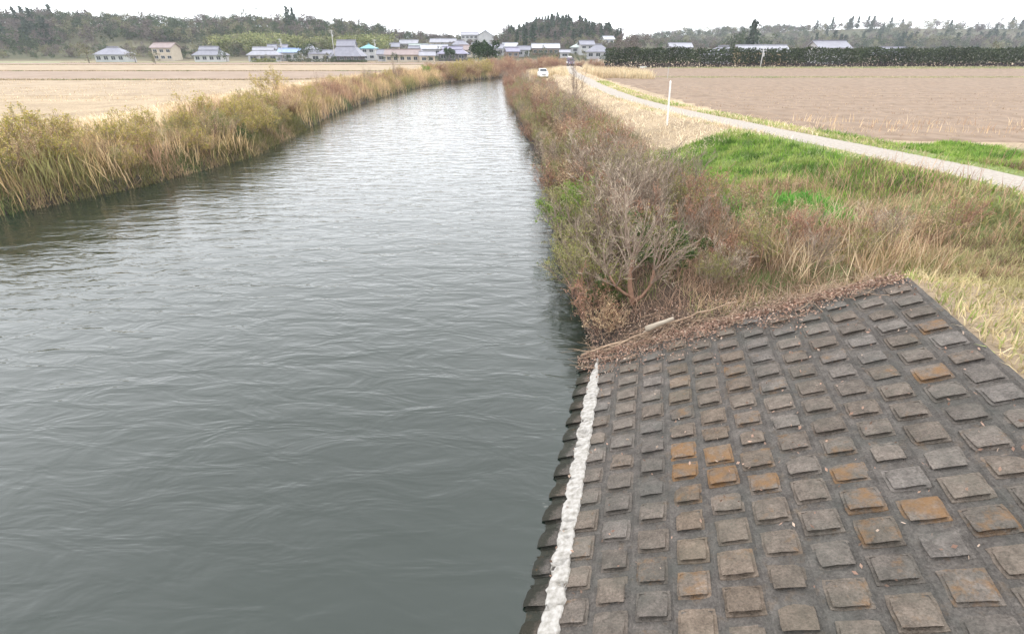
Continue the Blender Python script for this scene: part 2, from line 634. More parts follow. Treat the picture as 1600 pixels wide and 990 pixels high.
tint = lerp(tint, lerp(grn * .9, grn * 1.3, gn), green * .85)
mud = (1 - sstep(np.minimum(gdR, gdL), .3, 1.2))[:, None]
tint = lerp(tint, np.array([.05, .042, .036]), mud)
far = sstep(fy, 255, 300)[:, None]
tint = lerp(tint, lerp(np.array([.07, .075, .04]), np.array([.13, .115, .075]), vnoise(fx, fy, 30, 8)[:, None]), far)
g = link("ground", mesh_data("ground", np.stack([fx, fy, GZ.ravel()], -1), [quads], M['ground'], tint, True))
tag(g, "dry grassy ground of the river plain rising to low hills", "ground", kind="structure")

# river water: one sheet at z = 0 over the channel
wv_ = np.array([(-80, -40, 0), (170, -40, 0), (170, 200, 0), (-80, 200, 0)], float)
w = link("river_water", mesh_data("river_water", wv_, [np.array([[0, 1, 2, 3]])], M['water']))
tag(w, "rippled grey-green river water reflecting the white sky", "river", kind="structure")


def resample(P, step):
    P = np.asarray(P, float)
    s = np.concatenate([[0], np.cumsum(np.hypot(*np.diff(P, axis=0).T))])
    t = np.linspace(0, s[-1], int(s[-1] / step) + 1)
    return np.stack([np.interp(t, s, P[:, 0]), np.interp(t, s, P[:, 1])], -1)


def ribbon_road(name, P, width, mat, lift):
    P = resample(P, 1.0)
    for _ in range(30):
        P[1:-1] = (P[:-2] + P[2:] + 2 * P[1:-1]) / 4
    d = np.gradient(P, axis=0)
    d /= np.linalg.norm(d, axis=1)[:, None]
    nrm = np.stack([d[:, 1], -d[:, 0]], -1)
    m = 7
    V = []
    for k in range(m):
        u = (k / (m - 1) - .5)
        wob = (vnoise(P[:, 0], P[:, 1], 2.0, 11 + k) - .5) * (.5 if k in (0, m - 1) else .05)
        q = P + nrm * (u * width + wob)[:, None]
        zz = terrain(q[:, 0], q[:, 1]) + lift - (.05 if k in (0, m - 1) else 0) + (.03 if k == 3 else 0)
        V.append(np.column_stack([q, zz]))
    V = np.stack(V, 1)
    L = len(P)
    i2 = np.arange(L * m).reshape(L, m)
    q = np.stack([i2[:-1, :-1], i2[:-1, 1:], i2[1:, 1:], i2[1:, :-1]], -1).reshape(-1, 4)
    return link(name, mesh_data(name, V.reshape(-1, 3), [q], mat, None, True))


tag(ribbon_road("gravel_road", ROAD, 1.9, M['gravel'], .045), "pale gravel track along the top of the river dyke", "road", kind="structure")


# fields: sheets just proud of the ground with furrows
def field(name, poly, mat, label, furrow=0.06, period=1.6, along=0.0, lift=.03):
    x0, x1 = min(p[0] for p in poly), max(p[0] for p in poly)
    y0, y1 = min(p[1] for p in poly), max(p[1] for p in poly)
    u = np.linspace(0, 1, 90)
    v = np.linspace(0, 1, 140)
    U, Vv = np.meshgrid(u, v)
    p = [np.array(q, float) for q in poly]
    Q = (p[0] * ((1 - U) * (1 - Vv))[..., None] + p[1] * (U * (1 - Vv))[..., None] + p[2] * (U * Vv)[..., None] + p[3] * ((1 - U) * Vv)[..., None])
    x, y = Q[..., 0], Q[..., 1]
    z = terrain(x, y) + lift + furrow * (np.sin((y * math.cos(along) + x * math.sin(along)) * 2 * math.pi / period) * .5 + .5) + (vnoise(x, y, .8, 4) - .3) * furrow * 1.2
    edge = (U == 0) | (U == 1) | (Vv == 0) | (Vv == 1)
    z = np.where(edge, z - .25, z)
    nn = np.arange(z.size).reshape(z.shape)
    q = np.stack([nn[:-1, :-1], nn[:-1, 1:], nn[1:, 1:], nn[1:, :-1]], -1).reshape(-1, 4)
    return tag(link(name, mesh_data(name, np.stack([x, y, z], -1).reshape(-1, 3), [q], mat, None, True)), label, "field", kind="structure")


field("brown_field", [(15.8, 28.5), (100, 28.5), (130, 104), (14.6, 104)], M['field_brown'], "bare brown tilled field right of the dyke road", .10, 3.4)
field("brown_field", [(18.7, 107.5), (135, 107.5), (150, 152), (22.5, 152)], M['field_brown'], "farther strip of bare brown field in front of the dark hedge", .10, 3.4)
field("tan_field", [(-140, 62), (-27, 62), (-29, 96), (-150, 96)], M['field_tan'], "pale dry stubble field behind the left bank", .05, 4)
field("pinkish_field", [(-160, 99), (-26, 99), (-23, 140), (-175, 140)], M['field_pink'], "pinkish bare paddy behind the stubble field", .05, 4)
field("tan_field", [(-180, 143), (-12, 143), (-16, 205), (-200, 205)], M['field_tan'], "long pale stubble field below the village", .05, 5)
field("pinkish_field", [(-210, 209), (-20, 209), (-24, 244), (-215, 244)], M['field_pink'], "narrow pinkish strip of paddy nearest the village", .05, 5)
field("green_field", [(-230, 247), (-98, 247), (-104, 262), (-235, 262)], M['field_green'], "strip of green sprouting field under the left houses", .05, 5)

# ------------------------------------------------------------------ the concrete block revetment
tl = math.sqrt(1 + SL * SL)
T3 = Vector((TV[0] / tl, TV[1] / tl, SL / tl))
A3 = Vector((AV[0], AV[1], 0))
N3 = T3.cross(A3)
rev = bpy.data.objects.new("revetment", None)
COL.objects.link(rev)
rev.matrix_world = Matrix(((T3.x, A3.x, N3.x, P0[0]), (T3.y, A3.y, N3.y, P0[1]), (T3.z, A3.z, N3.z, 0), (0, 0, 0, 1)))
tag(rev, "sloping grey concrete block revetment along the right waterline", "revetment")
SMAX, AMIN, AMAX = 6.05, -11.0, -0.05
CP, RP = 0.47, 0.445
# backing slab with recessed joint lines between the cells
V, F = [], []
us = [-1.9]
c0 = 0.58 - 1.5 * CP
k = 0
while c0 + k * CP < SMAX:
    e = c0 + k * CP
    us += [e - .012, e - .006, e + .006, e + .012]
    k += 1
us.append(SMAX)
us = sorted(us)
vs_ = np.arange(AMIN, AMAX + .001, .0742)
U, Vv = np.meshgrid(np.array(us), vs_)
jd = np.min(np.abs(U[..., None] - np.array([c0 + q * CP for q in range(k)])), -1)
hz = np.where(jd < .007, .007, 0) + (vnoise(U, Vv, .16, 2) - .5) * .018
nn = np.arange(U.size).reshape(U.shape)
q = np.stack([nn[:-1, :-1], nn[:-1, 1:], nn[1:, 1:], nn[1:, :-1]], -1).reshape(-1, 4)
slab = link("concrete_slab", mesh_data("concrete_slab", np.stack([U, Vv, hz], -1).reshape(-1, 3), [q], M['slab']), rev)


def pad_mesh(seed):
    r = np.random.default_rng(seed)
    hw, hl = .155 + r.uniform(-.010, .010), .152 + r.uniform(-.010, .010)
    hn, hf = .060 + r.uniform(-.009, .009), .024 + r.uniform(-.007, .007)     # near side stands proud, far side sinks
    j = lambda s=.005: r.uniform(-s, s)
    n = 5
    V, F = [], []
    for a in range(n):
        for b in range(n):
            u, v = a / (n - 1) * 2 - 1, b / (n - 1) * 2 - 1
            edge = (abs(u) == 1) + (abs(v) == 1)
            top = lerp(hn, hf, (v + 1) / 2) - (.008 if edge else 0) - (.010 if edge == 2 else 0)
            V.append((u * hw * (.97 if edge == 2 else 1) + j(), v * hl * (.97 if edge == 2 else 1) + j(), top + j(.005)))
    for a in range(n - 1):
        for b in range(n - 1):
            i = a * n + b
            F.append((i, i + n, i + n + 1, i + 1))
    ring = [a * n for a in range(n)] + [(n - 1) * n + b for b in range(1, n)] + [a * n + n - 1 for a in range(n - 2, -1, -1)] + [b for b in range(n - 2, 0, -1)]
    base = len(V)
    for i in ring:
        x, y, z = V[i]
        near = y < -hl * .8
        V.append((x * 1.02, y + (.034 if near else .004), .010))
    m = len(ring)
    for a in range(m):
        b = (a + 1) % m
        F.append((ring[b], base + b, base + a, ring[a]))
    # the low plinth each raised face sits on
    base2 = len(V)
    for i in ring:
        x, y, z = V[i]
        V.append((x * 1.2 + j(.005), y * (1.12 if y < 0 else 1.16) + j(.005), .009 + j(.002)))
    base3 = len(V)
    for i in ring:
        x, y, z = V[i]
        V.append((x * 1.23, y * (1.15 if y < 0 else 1.19), -.03))
    for a in range(m):
        b = (a + 1) % m
        F.append((base + b, base2 + b, base2 + a, base + a))
        F.append((base2 + b, base3 + b, base3 + a, base2 + a))
    me = bpy.data.meshes.new("concrete_block")
    me.from_pydata(V, [], F)
    me.update()
    import bmesh
    bm = bmesh.new()
    bm.from_mesh(me)
    bmesh.ops.recalc_face_normals(bm, faces=bm.faces)
    bm.to_mesh(me)
    bm.free()
    me.materials.append(M['block'])
    return me


# the raised frame (a low rim) each pad stands in
PADS = [pad_mesh(s) for s in range(14)]
rr = random.Random(4)
npad = 0
LICH = [(4, -3.74, 0.46), (4, -4.22, 0.44), (4, -4.65, 0.31), (4, -5.56, 0.26), (4, -6.0, 0.34), (4, -6.5, 0.30), (5, -3.93, 0.40), (5, -4.37, 0.46), (5, -5.73, 0.26),
        (6, -4.5, 0.37), (6, -3.9, 0.26), (6, -1.6, 0.31), (6, -1.15, 0.30), (3, -4.0, 0.26), (3, -5.8, 0.26), (7, -2.4, 0.30)]
for ci in range(13):
    s_ = 0.58 + (ci - 1) * CP
    off = (0.0 if ci % 2 else 0.5) * RP
    for ri in range(23):
        a_ = -0.11 - off - ri * RP + .0
        if a_ < -9.2 or npad >= 296:
            continue
        o = bpy.data.objects.new("concrete_block", PADS[rr.randrange(14)])
        o.parent = rev
        o.location = (s_ + rr.uniform(-.012, .012), a_ - .13 + rr.uniform(-.012, .012), rr.uniform(-.012, .006))
        o.rotation_euler = (rr.uniform(-.012, .012), rr.uniform(-.015, .015), rr.uniform(-.028, .028))
        v_ = rr.uniform(.92, 1.26)
        warm = rr.uniform(0, .10) + (.06 if ci in (4, 5, 6) else 0)
        lich = rr.uniform(0, .27)
        for cj, aj, lj in LICH:
            if ci == cj and abs(a_ - .13 - aj) < .2:
                lich = lj
        if ci > 7 and rr.random() < .12:
            lich = rr.uniform(.3, .45)
        if ci == 0:
            v_ *= .72
        o.color = (v_ * (1 + warm), v_, v_ * (1 - warm), lich)
        COL.objects.link(o)
        npad += 1

# white crusted band lying along the second joint, scalloped over each tooth
SN = 900
av = np.linspace(-9.3, -.25, SN)
ph = (av + .11 + .5 * RP + .13) / RP + (vnoise(av, av * 0, .6, 8) - .5) * .25
sc = np.abs(np.cos(np.pi * ph)) ** .6 * (.7 + .5 * vnoise(av, av * 0, .4, 9))
nz1, nz2 = vnoise(av, av * 0, .05, 1) - .5, vnoise(av, av * 0 + 9, .07, 2) - .5
taper_ = np.clip((-.25 - av) / 1.1, .12, 1)
left = .365 - (.085 + .06 * sc + .03 * nz1) * taper_
right_ = .365 + (.105 + .018 * (np.abs(np.cos(np.pi * (ph + .5))) > .6) + .035 * nz2) * taper_
m = 8
V = []
for k in range(m):
    f_ = (0, .015, .07, .35, .65, .93, .985, 1)[k]
    s_ = lerp(left, right_, f_)
    h = (.063 if k in (1, 6) else .066) + (vnoise(av, av * 0 + k * .05, .03, 6) - .5) * .007
    hole = vnoise(av, av * 0 + k * .04, .07, 17) > .84
    h = np.where(hole, h - .05, h)
    h = np.where((k == 0) | (k == m - 1), -.02, h)
    V.append(np.stack([s_, av, h], -1))
V = np.stack(V, 1)
i2 = np.arange(SN * m).reshape(SN, m)
q = np.stack([i2[:-1, :-1], i2[:-1, 1:], i2[1:, 1:], i2[1:, :-1]], -1).reshape(-1, 4)
cr = link("white_crust_band", mesh_data("white_crust_band", V.reshape(-1, 3), [q], M['crust']), rev)
cr["label"] = "lumpy white crust band running along the joint beside the water"

# ------------------------------------------------------------------ growing branches
def unit(v):
    return v / np.maximum(np.linalg.norm(v, axis=-1, keepdims=True), 1e-9)


def grow_children(rng, P, R, per, lo, hi, ratio, ang, k, jit, up, rscale):
    """P (N,K,3) polylines; returns children (N*per,k+1,3) and their radii"""
    Nn, K, _ = P.shape
    idx = np.repeat(np.arange(Nn), per)
    t = rng.uniform(lo, hi, len(idx))
    f = t * (K - 1)
    i0 = np.minimum(f.astype(int), K - 2)
    fr = (f - i0)[:, None]
    p = P[idx, i0] * (1 - fr) + P[idx, i0 + 1] * fr
    d = unit(P[idx, i0 + 1] - P[idx, i0])
    rnd = unit(rng.normal(size=d.shape))
    perp = unit(rnd - (rnd * d).sum(-1, keepdims=True) * d)
    a = rng.uniform(ang[0], ang[1], len(idx))[:, None]
    nd = unit(d * np.cos(a) + perp * np.sin(a) + np.array([0, 0, up]))
    plen = np.linalg.norm(np.diff(P, axis=1), axis=-1).sum(1)[idx]
    L = plen * ratio * rng.uniform(.6, 1.2, len(idx)) * (1.15 - .6 * t)
    return polylines(rng, p, nd, L, k, jit, up * .4), R[idx] * rscale * (1.1 - .5 * t)


def polylines(rng, p, d, L, k, jit, up):
    out = [p]
    cur, dd = p, d
    for _ in range(k):
        dd = unit(dd + rng.normal(size=dd.shape) * jit + np.array([0, 0, up]))
        cur = cur + dd * (L / k)[:, None]
        out.append(cur)
    return np.stack(out, 1)


def tubes(P, R, n=4, tip=.35):
    Nn, K, _ = P.shape
    d = np.empty_like(P)
    d[:, 1:-1] = P[:, 2:] - P[:, :-2]
    d[:, 0] = P[:, 1] - P[:, 0]
    d[:, -1] = P[:, -1] - P[:, -2]
    d = unit(d)
    ref = np.array([.31, .77, .05])
    a = unit(np.cross(d, ref))
    b = np.cross(d, a)
    tp = np.linspace(1, tip, K)[None, :, None] * R[:, None, None]
    V = np.stack([P + tp * (a * math.cos(2 * math.pi * q / n) + b * math.sin(2 * math.pi * q / n)) for q in range(n)], 2)
    V = V.reshape(-1, 3)
    base = (np.arange(Nn)[:, None] * K + np.arange(K - 1)[None]).reshape(-1) * n
    F = []
    for q in range(n):
        q2 = (q + 1) % n
        F.append(np.stack([base + q, base + q2, base + n + q2, base + n + q], -1))
    return V, np.concatenate(F)


def ribbons(rng, P, R, tip=.3):
    Nn, K, _ = P.shape
    d = unit(P[:, -1] - P[:, 0])
    s = unit(np.cross(d, unit(rng.normal(size=d.shape))))
    tp = np.linspace(1, tip, K)[None, :, None] * R[:, None, None]
    V = np.stack([P - s[:, None] * tp, P + s[:, None] * tp], 2).reshape(-1, 3)
    base = (np.arange(Nn)[:, None] * K + np.arange(K - 1)[None]).reshape(-1) * 2
    return V, np.stack([base, base + 1, base + 3, base + 2], -1)


def joinm(parts):
    V, F, n = [], [], 0
    for v, f in parts:
        V.append(v)
        F.append(f + n)
        n += len(v)
    return np.concatenate(V), np.concatenate(F)


def leaves(rng, C, size, cols, droop=0.3):
    n = len(C)
    a = unit(rng.normal(size=(n, 3)) + np.array([0, 0, -droop]))
    b = unit(np.cross(a, rng.normal(size=(n, 3))))
    s = size * rng.uniform(.6, 1.3, n)[:, None]
    V = np.stack([C, C + a * s * .5 + b * s * .28, C + a * s, C + a * s * .5 - b * s * .28], 1).reshape(-1, 3)
    F = np.arange(4 * n).reshape(n, 4)
    tint = np.repeat(cols[rng.integers(0, len(cols), n)] * rng.uniform(.75, 1.25, (n, 1)), 4, 0)
    return V, F, tint


def shrub_proto(seed, stems, H, spread, per=(9, 7, 0), leafn=0, leafcol=None, leafsz=.05, tw=.0042, up=.12, basr=.35, jit=.13):
    """returns meshes (stems, twigs, leaves or None) of a leafless or lightly leafed shrub H high"""
    rng = np.random.default_rng(seed)
    ang = rng.uniform(0, 2 * math.pi, stems)
    rad = basr * np.sqrt(rng.uniform(0, 1, stems))
    p = np.stack([np.cos(ang) * rad, np.sin(ang) * rad, np.full(stems, -.15)], -1)
    tilt = rng.uniform(.08, 1, stems) * spread
    d = np.stack([np.cos(ang) * np.sin(tilt), np.sin(ang) * np.sin(tilt), np.cos(tilt)], -1)
    L = H * rng.uniform(.65, 1.08, stems) * (1.0 - .12 * tilt)
    P = polylines(rng, p, d, L, 6, jit, .03)
    R = rng.uniform(.010, .02, stems) * H / 2
    P1, R1 = grow_children(rng, P, R, per[0], .2, .97, .42, (.35, .85), 4, .16, up, .5)
    P2, R2 = grow_children(rng, P1, R1, per[1], .15, 1.0, .48, (.3, .9), 2, .16, up, .6)
    R2 = np.maximum(R2, tw * .75)
    tv = [ribbons(rng, P2, R2)]
    tt = [own_tint(rng, P2, 2)]
    if per[2]:
        P3, R3 = grow_children(rng, P2, R2, per[2], .2, 1, .5, (.3, .9), 1, .1, up, .8)
        tv.append(ribbons(rng, P3, np.maximum(R3, tw * .7)))
        tt.append(own_tint(rng, P3, 2))
    V1, F1 = joinm([tubes(P, R, 5), tubes(P1, np.maximum(R1, tw), 3)])
    V2, F2 = joinm(tv)
    lv = None
    if leafn:
        ends = P2[:, rng.integers(1, 3, 1)[0]]
        C = ends[rng.integers(0, len(ends), leafn)] + rng.normal(size=(leafn, 3)) * .04
        lv = leaves(rng, C, leafsz, np.array(leafcol))
    return (V1, F1), (V2, F2, np.concatenate(tt)), lv


KIND = {}
PROT = {}


def add_kind(key, n, mt_stem, mt_twig, **kw):
    lst = []
    for i in range(n):
        s, t, l = shrub_proto(hash_seed(key) + i, **kw)
        ms = mesh_data("stems", s[0], [s[1]], M[mt_stem])
        mt = mesh_data("twigs", t[0], [t[1]], M[mt_twig], t[2])
        ml = mesh_data("leaves", l[0], [l[1]], M['leaf'], l[2]) if l else None
        lst.append((ms, mt, ml))
    PROT[key] = lst


def hash_seed(s):
    return sum(ord(c) * (i + 3) for i, c in enumerate(s))


OLIVE = [(.20, .20, .06), (.27, .25, .08), (.15, .18, .05)]
GREEN = [(.14, .22, .04), (.20, .27, .06), (.10, .16, .03)]
YELLOW = [(.30, .265, .065), (.38, .31, .085), (.22, .215, .05), (.38, .27, .12)]
TANLV = [(.46, .33, .19), (.38, .26, .15), (.52, .40, .25)]
RUST = [(.34, .18, .11), (.26, .14, .09)]
add_kind('red', 4, 'bark_red', 'twig_red', stems=18, H=2.1, spread=.8, tw=.009, per=(8, 6, 0), leafn=900, leafcol=RUST, leafsz=.07)
add_kind('grey', 4, 'bark_grey', 'twig_grey', stems=16, H=2.3, spread=.85, tw=.0085, per=(9, 6, 0))
add_kind('olive', 3, 'bark_grey', 'twig_olive', stems=18, H=2.1, spread=.85, tw=.008, per=(8, 6, 0), leafn=2400, leafcol=OLIVE, leafsz=.055)
add_kind('green', 2, 'bark_grey', 'twig_olive', stems=18, H=1.9, spread=.95, per=(9, 7, 1), leafn=6500, leafcol=GREEN, leafsz=.07)
add_kind('darkgreen', 2, 'bark_grey', 'twig_olive', stems=14, H=1.9, spread=.8, per=(8, 6, 0), leafn=6000, leafcol=[(.035, .06, .018), (.055, .085, .025), (.08, .11, .03)], leafsz=.07)
add_kind('yellow', 2, 'bark_grey', 'twig_tan', stems=20, H=2.2, spread=.8, per=(8, 6, 0), leafn=3000, leafcol=YELLOW, leafsz=.08, tw=.007)
add_kind('tan', 3, 'bark_red', 'twig_tan', stems=22, H=1.9, spread=.6, per=(9, 6, 1), leafn=700, leafcol=TANLV, leafsz=.07)
add_kind('sparse', 2, 'bark_grey', 'twig_grey', stems=7, H=3.2, spread=.5, per=(9, 6, 1), tw=.006, basr=.15)


def plant(name, key, x, y, scale, label, cat, group=None, rz=None, dz=0.0, zs=1.0):
    ms, mt, ml = PROT[key][random.randrange(len(PROT[key]))]
    o = empty(name, (x, y, tz(x, y) + dz), random.uniform(0, 6.28) if rz is None else rz)
    o.scale = (scale, scale, scale * zs)
    tag(o, label, cat, group)
    link("stems", ms, o)
    link("twigs", mt, o)
    if ml:
        link("leaves", ml, o)
    return o


# ---- right bank: named bushes first
G_R = "leafless shrubs crowding the right bank"
plant("green_bush", 'green', 2.1, 18.3, .95, "bright green leafy bush leaning over the water on the right bank", "bush")
plant("green_bush", 'olive', 2.4, 16.6, .9, "olive bush just nearer than the bright green bush at the water's edge", "bush")
plant("twiggy_bush", 'grey', 4.6, 17.6, 1.05, "broad purplish-grey leafless bush in the middle of the right thicket", "bush")
plant("twiggy_bush", 'grey', 3.5, 16.0, 1.0, "grey leafless bush right behind the bare forked tree", "bush")
plant("twiggy_bush", 'olive', 4.4, 20.6, .95, "olive-tinted rounded bush above the purplish-grey one, below the pale grass", "bush")
plant("twiggy_bush", 'red', 4.0, 25.0, .9, "rust-coloured twiggy bush at the edge of the pale dry grass", "bush")
plant("twiggy_bush", 'sparse', 5.6, 50, 1.1, "tall sparse bare shrub standing before the parked white car", "bush")
plant("twiggy_bush", 'sparse', 4.2, 42, 1.0, "thin upright bare shrub on the bank nearer than the parked car", "bush")
plant("twiggy_bush", 'olive', 1.9, 13.4, .75, "low olive bush trailing in the water left of the bare forked tree", "bush")
LBL = {'red': "reddish-brown leafless shrub in the thicket along the right bank", 'grey': "greyish leafless shrub in the thicket along the right bank",
       'olive': "olive-tinted twiggy shrub in the thicket along the right bank", 'tan': "tan withered shrub in the thicket along the right bank",
       'green': "greenish leafy shrub in the thicket along the right bank"}
RBs = resample(RB[1:12], .5)


def bank_x(P, y):
    return float(np.interp(y, P[:, 1], P[:, 0]))


yy = 14.2
while yy < 140:
    step = 1.05 + yy * .022
    width = 4.6 if yy > 20 else 4.2
    for dd_ in np.arange(.5, width, 1.25 + yy * .009):
        y_ = yy + random.uniform(-.5, .5)
        x_ = bank_x(RBs, y_) + dd_ + random.uniform(-.35, .35)
        edge = dd_ < 1.2
        ks = ['red', 'olive', 'grey', 'red', 'olive', 'tan'] if yy > 24 else ['grey', 'olive', 'olive', 'red', 'grey', 'grey', 'tan']
        if edge and random.random() < .35:
            ks = ['olive', 'red']
        if yy > 90:
            ks = ['red', 'red', 'red', 'grey', 'tan']
        key = random.choice(ks)
        sc = random.uniform(.7, 1.08) * (1.0 if dd_ < 3 else .8) * (.8 if edge else 1) * (1 + max(0, yy - 40) * .003)
        zone = "near the forked tree" if y_ < 22 else "by the straw grass" if y_ < 38 else "nearer than the parked car" if y_ < 84 else "beyond the parked car"
        side = "at the water's edge" if dd_ < 1.3 else "on the thicket's landward side" if dd_ > 3.2 else "in mid-thicket"
        plant("twiggy_bush", key, x_, y_, sc, LBL[key].split(" in the thicket")[0] + " " + side + " " + zone, "bush", G_R)
    yy += step

# ---- the bare forked tree in front of the thicket
def bare_tree():
    rng = np.random.default_rng(21)
    bx, by = 2.85, 11.3
    o = empty("bare_tree", (bx, by, tz(bx, by)))
    tag(o, "bare pale-branched forked tree standing beside the top of the concrete slope", "tree")
    trunk = MB()
    trunk.tube([(.05, 0, -.25), (0, 0, .1), (-.08, .02, .45), (-.11, .05, .8), (-.06, .08, 1.12)], [.085, .07, .058, .052, .045], 8)
    trunk.tube([(.03, -.02, .08), (.24, .0, .22), (.42, .06, .50), (.45, .08, .85)], [.05, .043, .036, .028], 7)
    trunk.tube([(-.01, 0, .18), (-.22, -.05, .32), (-.45, -.1, .52), (-.62, -.12, .8)], [.04, .034, .03, .024], 7)
    trunk.build("trunk", M['bark_red'], o, smooth=True)
    st, di, ln, ra = [], [], [], []

    def fan(p, n, L, r, lean, sp):
        for i in range(n):
            a = 2 * math.pi * (i + rng.uniform(-.3, .3)) / n
            t = sp * rng.uniform(.5, 1.1)
            st.append(p)
            di.append((math.cos(a) * math.sin(t) + lean[0], math.sin(a) * math.sin(t) + lean[1], math.cos(t)))
            ln.append(L * rng.uniform(.75, 1.15))
            ra.append(r * rng.uniform(.75, 1.1))
    fan((-.06, .08, 1.10), 8, 1.35, .022, (0, 0), .75)
    fan((-.1, .05, .75), 5, 1.15, .018, (0, 0), 1.0)
    fan((.45, .08, .83), 6, 1.25, .018, (.35, 0), .7)
    fan((.40, .06, .48), 4, 1.15, .016, (.6, -.2), .7)
    fan((-.62, -.12, .78), 5, 1.1, .016, (-.35, -.05), .7)
    fan((-.42, -.1, .5), 4, 1.05, .015, (-.5, -.2), .8)
    P = polylines(rng, np.array(st, float), unit(np.array(di, float)), np.array(ln), 7, .13, .03)
    R = np.array(ra)
    P1, R1 = grow_children(rng, P, R, 7, .15, .97, .48, (.35, .85), 5, .14, .1, .55)
    P2, R2 = grow_children(rng, P1, R1, 5, .15, 1, .5, (.3, .9), 3, .14, .1, .6)
    P3, R3 = grow_children(rng, P2, R2, 1, .2, 1, .5, (.3, .9), 1, .1, .1, .8)
    V, F = joinm([tubes(P, R, 6, .4), tubes(P1, np.maximum(R1, .006), 4)])
    link("branches", mesh_data("branches", V, [F], M['bark_grey']), o)
    V, F = joinm([ribbons(rng, P2, np.maximum(R2, .0045)), ribbons(rng, P3, np.maximum(R3, .003))])
    link("twigs", mesh_data("twigs", V, [F], M['twig_grey'], np.concatenate([own_tint(rng, P2, 2, .4, 1.25), own_tint(rng, P3, 2, .4, 1.25)])), o)
    C = P2[:, 1][rng.integers(0, len(P2), 420)]
    V, F, t = leaves(rng, C, .04, np.array(OLIVE))
    link("leaves", mesh_data("leaves", V, [F], M['leaf'], t), o)


bare_tree()
for (x_, y_, key, sc, lb) in [
        (1.95, 11.5, 'red', .62, "low reddish shrub at the water's edge left of the bare forked tree"),
        (2.3, 12.4, 'olive', .7, "small olive shrub behind the bare forked tree's left limb"),
        (3.75, 12.5, 'darkgreen', .8, "dark green leafy shrub showing through the bare forked tree"),
        (4.4, 13.6, 'grey', .75, "grey shrub right behind the bare forked tree"),
        (5.3, 14.6, 'red', .65, "reddish shrub between the thicket and the tan weeds"),
        (2.35, 11.75, 'darkgreen', .45, "small dark green shrub at the foot of the bare forked tree's left limb"),
        (2.1, 10.75, 'tan', .5, "low tan withered shrub in the corner between water and concrete slope"),
        (3.3, 14.2, 'grey', .95, "tall grey shrub filling the gap behind the bare forked tree"),
        (2.3, 14.6, 'olive', .85, "olive shrub hanging over the water beyond the bare forked tree")]:
    plant("twiggy_bush", key, x_, y_, sc, lb, "bush")
for (x_, y_, key, sc) in [(6.3, 18.4, 'grey', .85), (5.9, 16.6, 'red', .8), (6.9, 15.2, 'tan', .55), (8.0, 14.0, 'tan', .5), (8.6, 12.6, 'red', .45), (6.5, 13.4, 'tan', .55),
                          (5.4, 12.6, 'red', .5), (10.2, 12.4, 'tan', .5), (5.0, 22.6, 'grey', .75), (6.4, 20.6, 'olive', .6), (7.6, 13.0, 'grey', .45),
                          (11.5, 13.2, 'red', .5), (12.8, 12.2, 'tan', .55), (5.6, 26, 'tan', .6), (7.6, 16.6, 'red', .5), (9.0, 17.2, 'tan', .42), (5.6, 13.9, 'grey', .66), (6.3, 12.3, 'olive', .55), (7.2, 14.2, 'olive', .62), (7.0, 11.4, 'grey', .5), (8.2, 11.6, 'olive', .5), (5.0, 11.6, 'grey', .5),
                          (6.2, 15.6, 'olive', .7), (4.6, 11.2, 'olive', .42), (9.2, 12.3, 'grey', .55), (7.4, 12.6, 'red', .6), (10.6, 12.6, 'olive', .5)]:
    plant("low_bush", key, x_, y_, sc, {'red': "low rusty leafless shrub", 'tan': "low tan withered shrub", 'grey': "greyish leafless shrub", 'olive': "low olive shrub"}[key]
          + (" just above the right part of the concrete blocks" if y_ < 12.7 else " on the weedy slope between thicket and green leaves" if y_ < 16 else " at the lower edge of the green grass"), "bush", "low shrubs on the weedy slope")

# ------------------------------------------------------------------ blades, litter: the uncountable stuff
def blades(name, pts, h, wd, cols, label, cat, lean=.35, mat='blade', hvar=.45, z0=-.03, curl=.3, seed=1, colnoise=3.0):
    rng = np.random.default_rng(seed)
    x, y = pts[:, 0], pts[:, 1]
    z = terrain(x, y) + z0
    n = len(x)
    h = (h if hasattr(h, '__len__') else np.full(n, h)) * rng.uniform(1 - hvar, 1 + hvar * .6, n)
    a = rng.uniform(0, 2 * math.pi, n)
    l = np.abs(rng.normal(0, lean, n))
    d = np.stack([np.cos(a) * l, np.sin(a) * l, np.ones(n)], -1)
    d = unit(d)
    p0 = np.stack([x, y, z], -1)
    p1 = p0 + d * (h * .55)[:, None]
    d2 = unit(d + np.stack([np.cos(a), np.sin(a), -np.ones(n) * .5], -1) * (curl * rng.uniform(0, 1.6, n))[:, None])
    p2 = p1 + d2 * (h * .45)[:, None]
    b = a + rng.uniform(-1.2, 1.2, n) + math.pi / 2
    s = np.stack([np.cos(b), np.sin(b), np.zeros(n)], -1) * (wd * rng.uniform(.6, 1.3, n))[:, None] * .5
    V = np.stack([p0 - s, p0 + s, p1 - s * .8, p1 + s * .8, p2], 1).reshape(-1, 3)
    i = np.arange(n)[:, None] * 5
    Q = i + np.array([[0, 1, 3, 2]])
    T = i + np.array([[2, 3, 4]])
    cols = np.array(cols, float)
    nz = vnoise(x, y, colnoise, seed + 40)
    k = np.clip(((nz - .5) * 1.9 + .5) * (len(cols) - 1) + rng.normal(0, .55, n), 0, len(cols) - 1).round().astype(int)
    t = np.repeat(cols[k] * rng.uniform(.75, 1.25, (n, 1)), 5, 0)
    o = link(name, mesh_data(name, V, [Q, T], M[mat], t))
    return tag(o, label, cat, kind="stuff")


def scatter(n, x0, x1, y0, y1, keep, seed):
    rng = np.random.default_rng(seed)
    x, y = rng.uniform(x0, x1, n), rng.uniform(y0, y1, n)
    k = keep(x, y, rng)
    return np.stack([x[k], y[k]], -1)


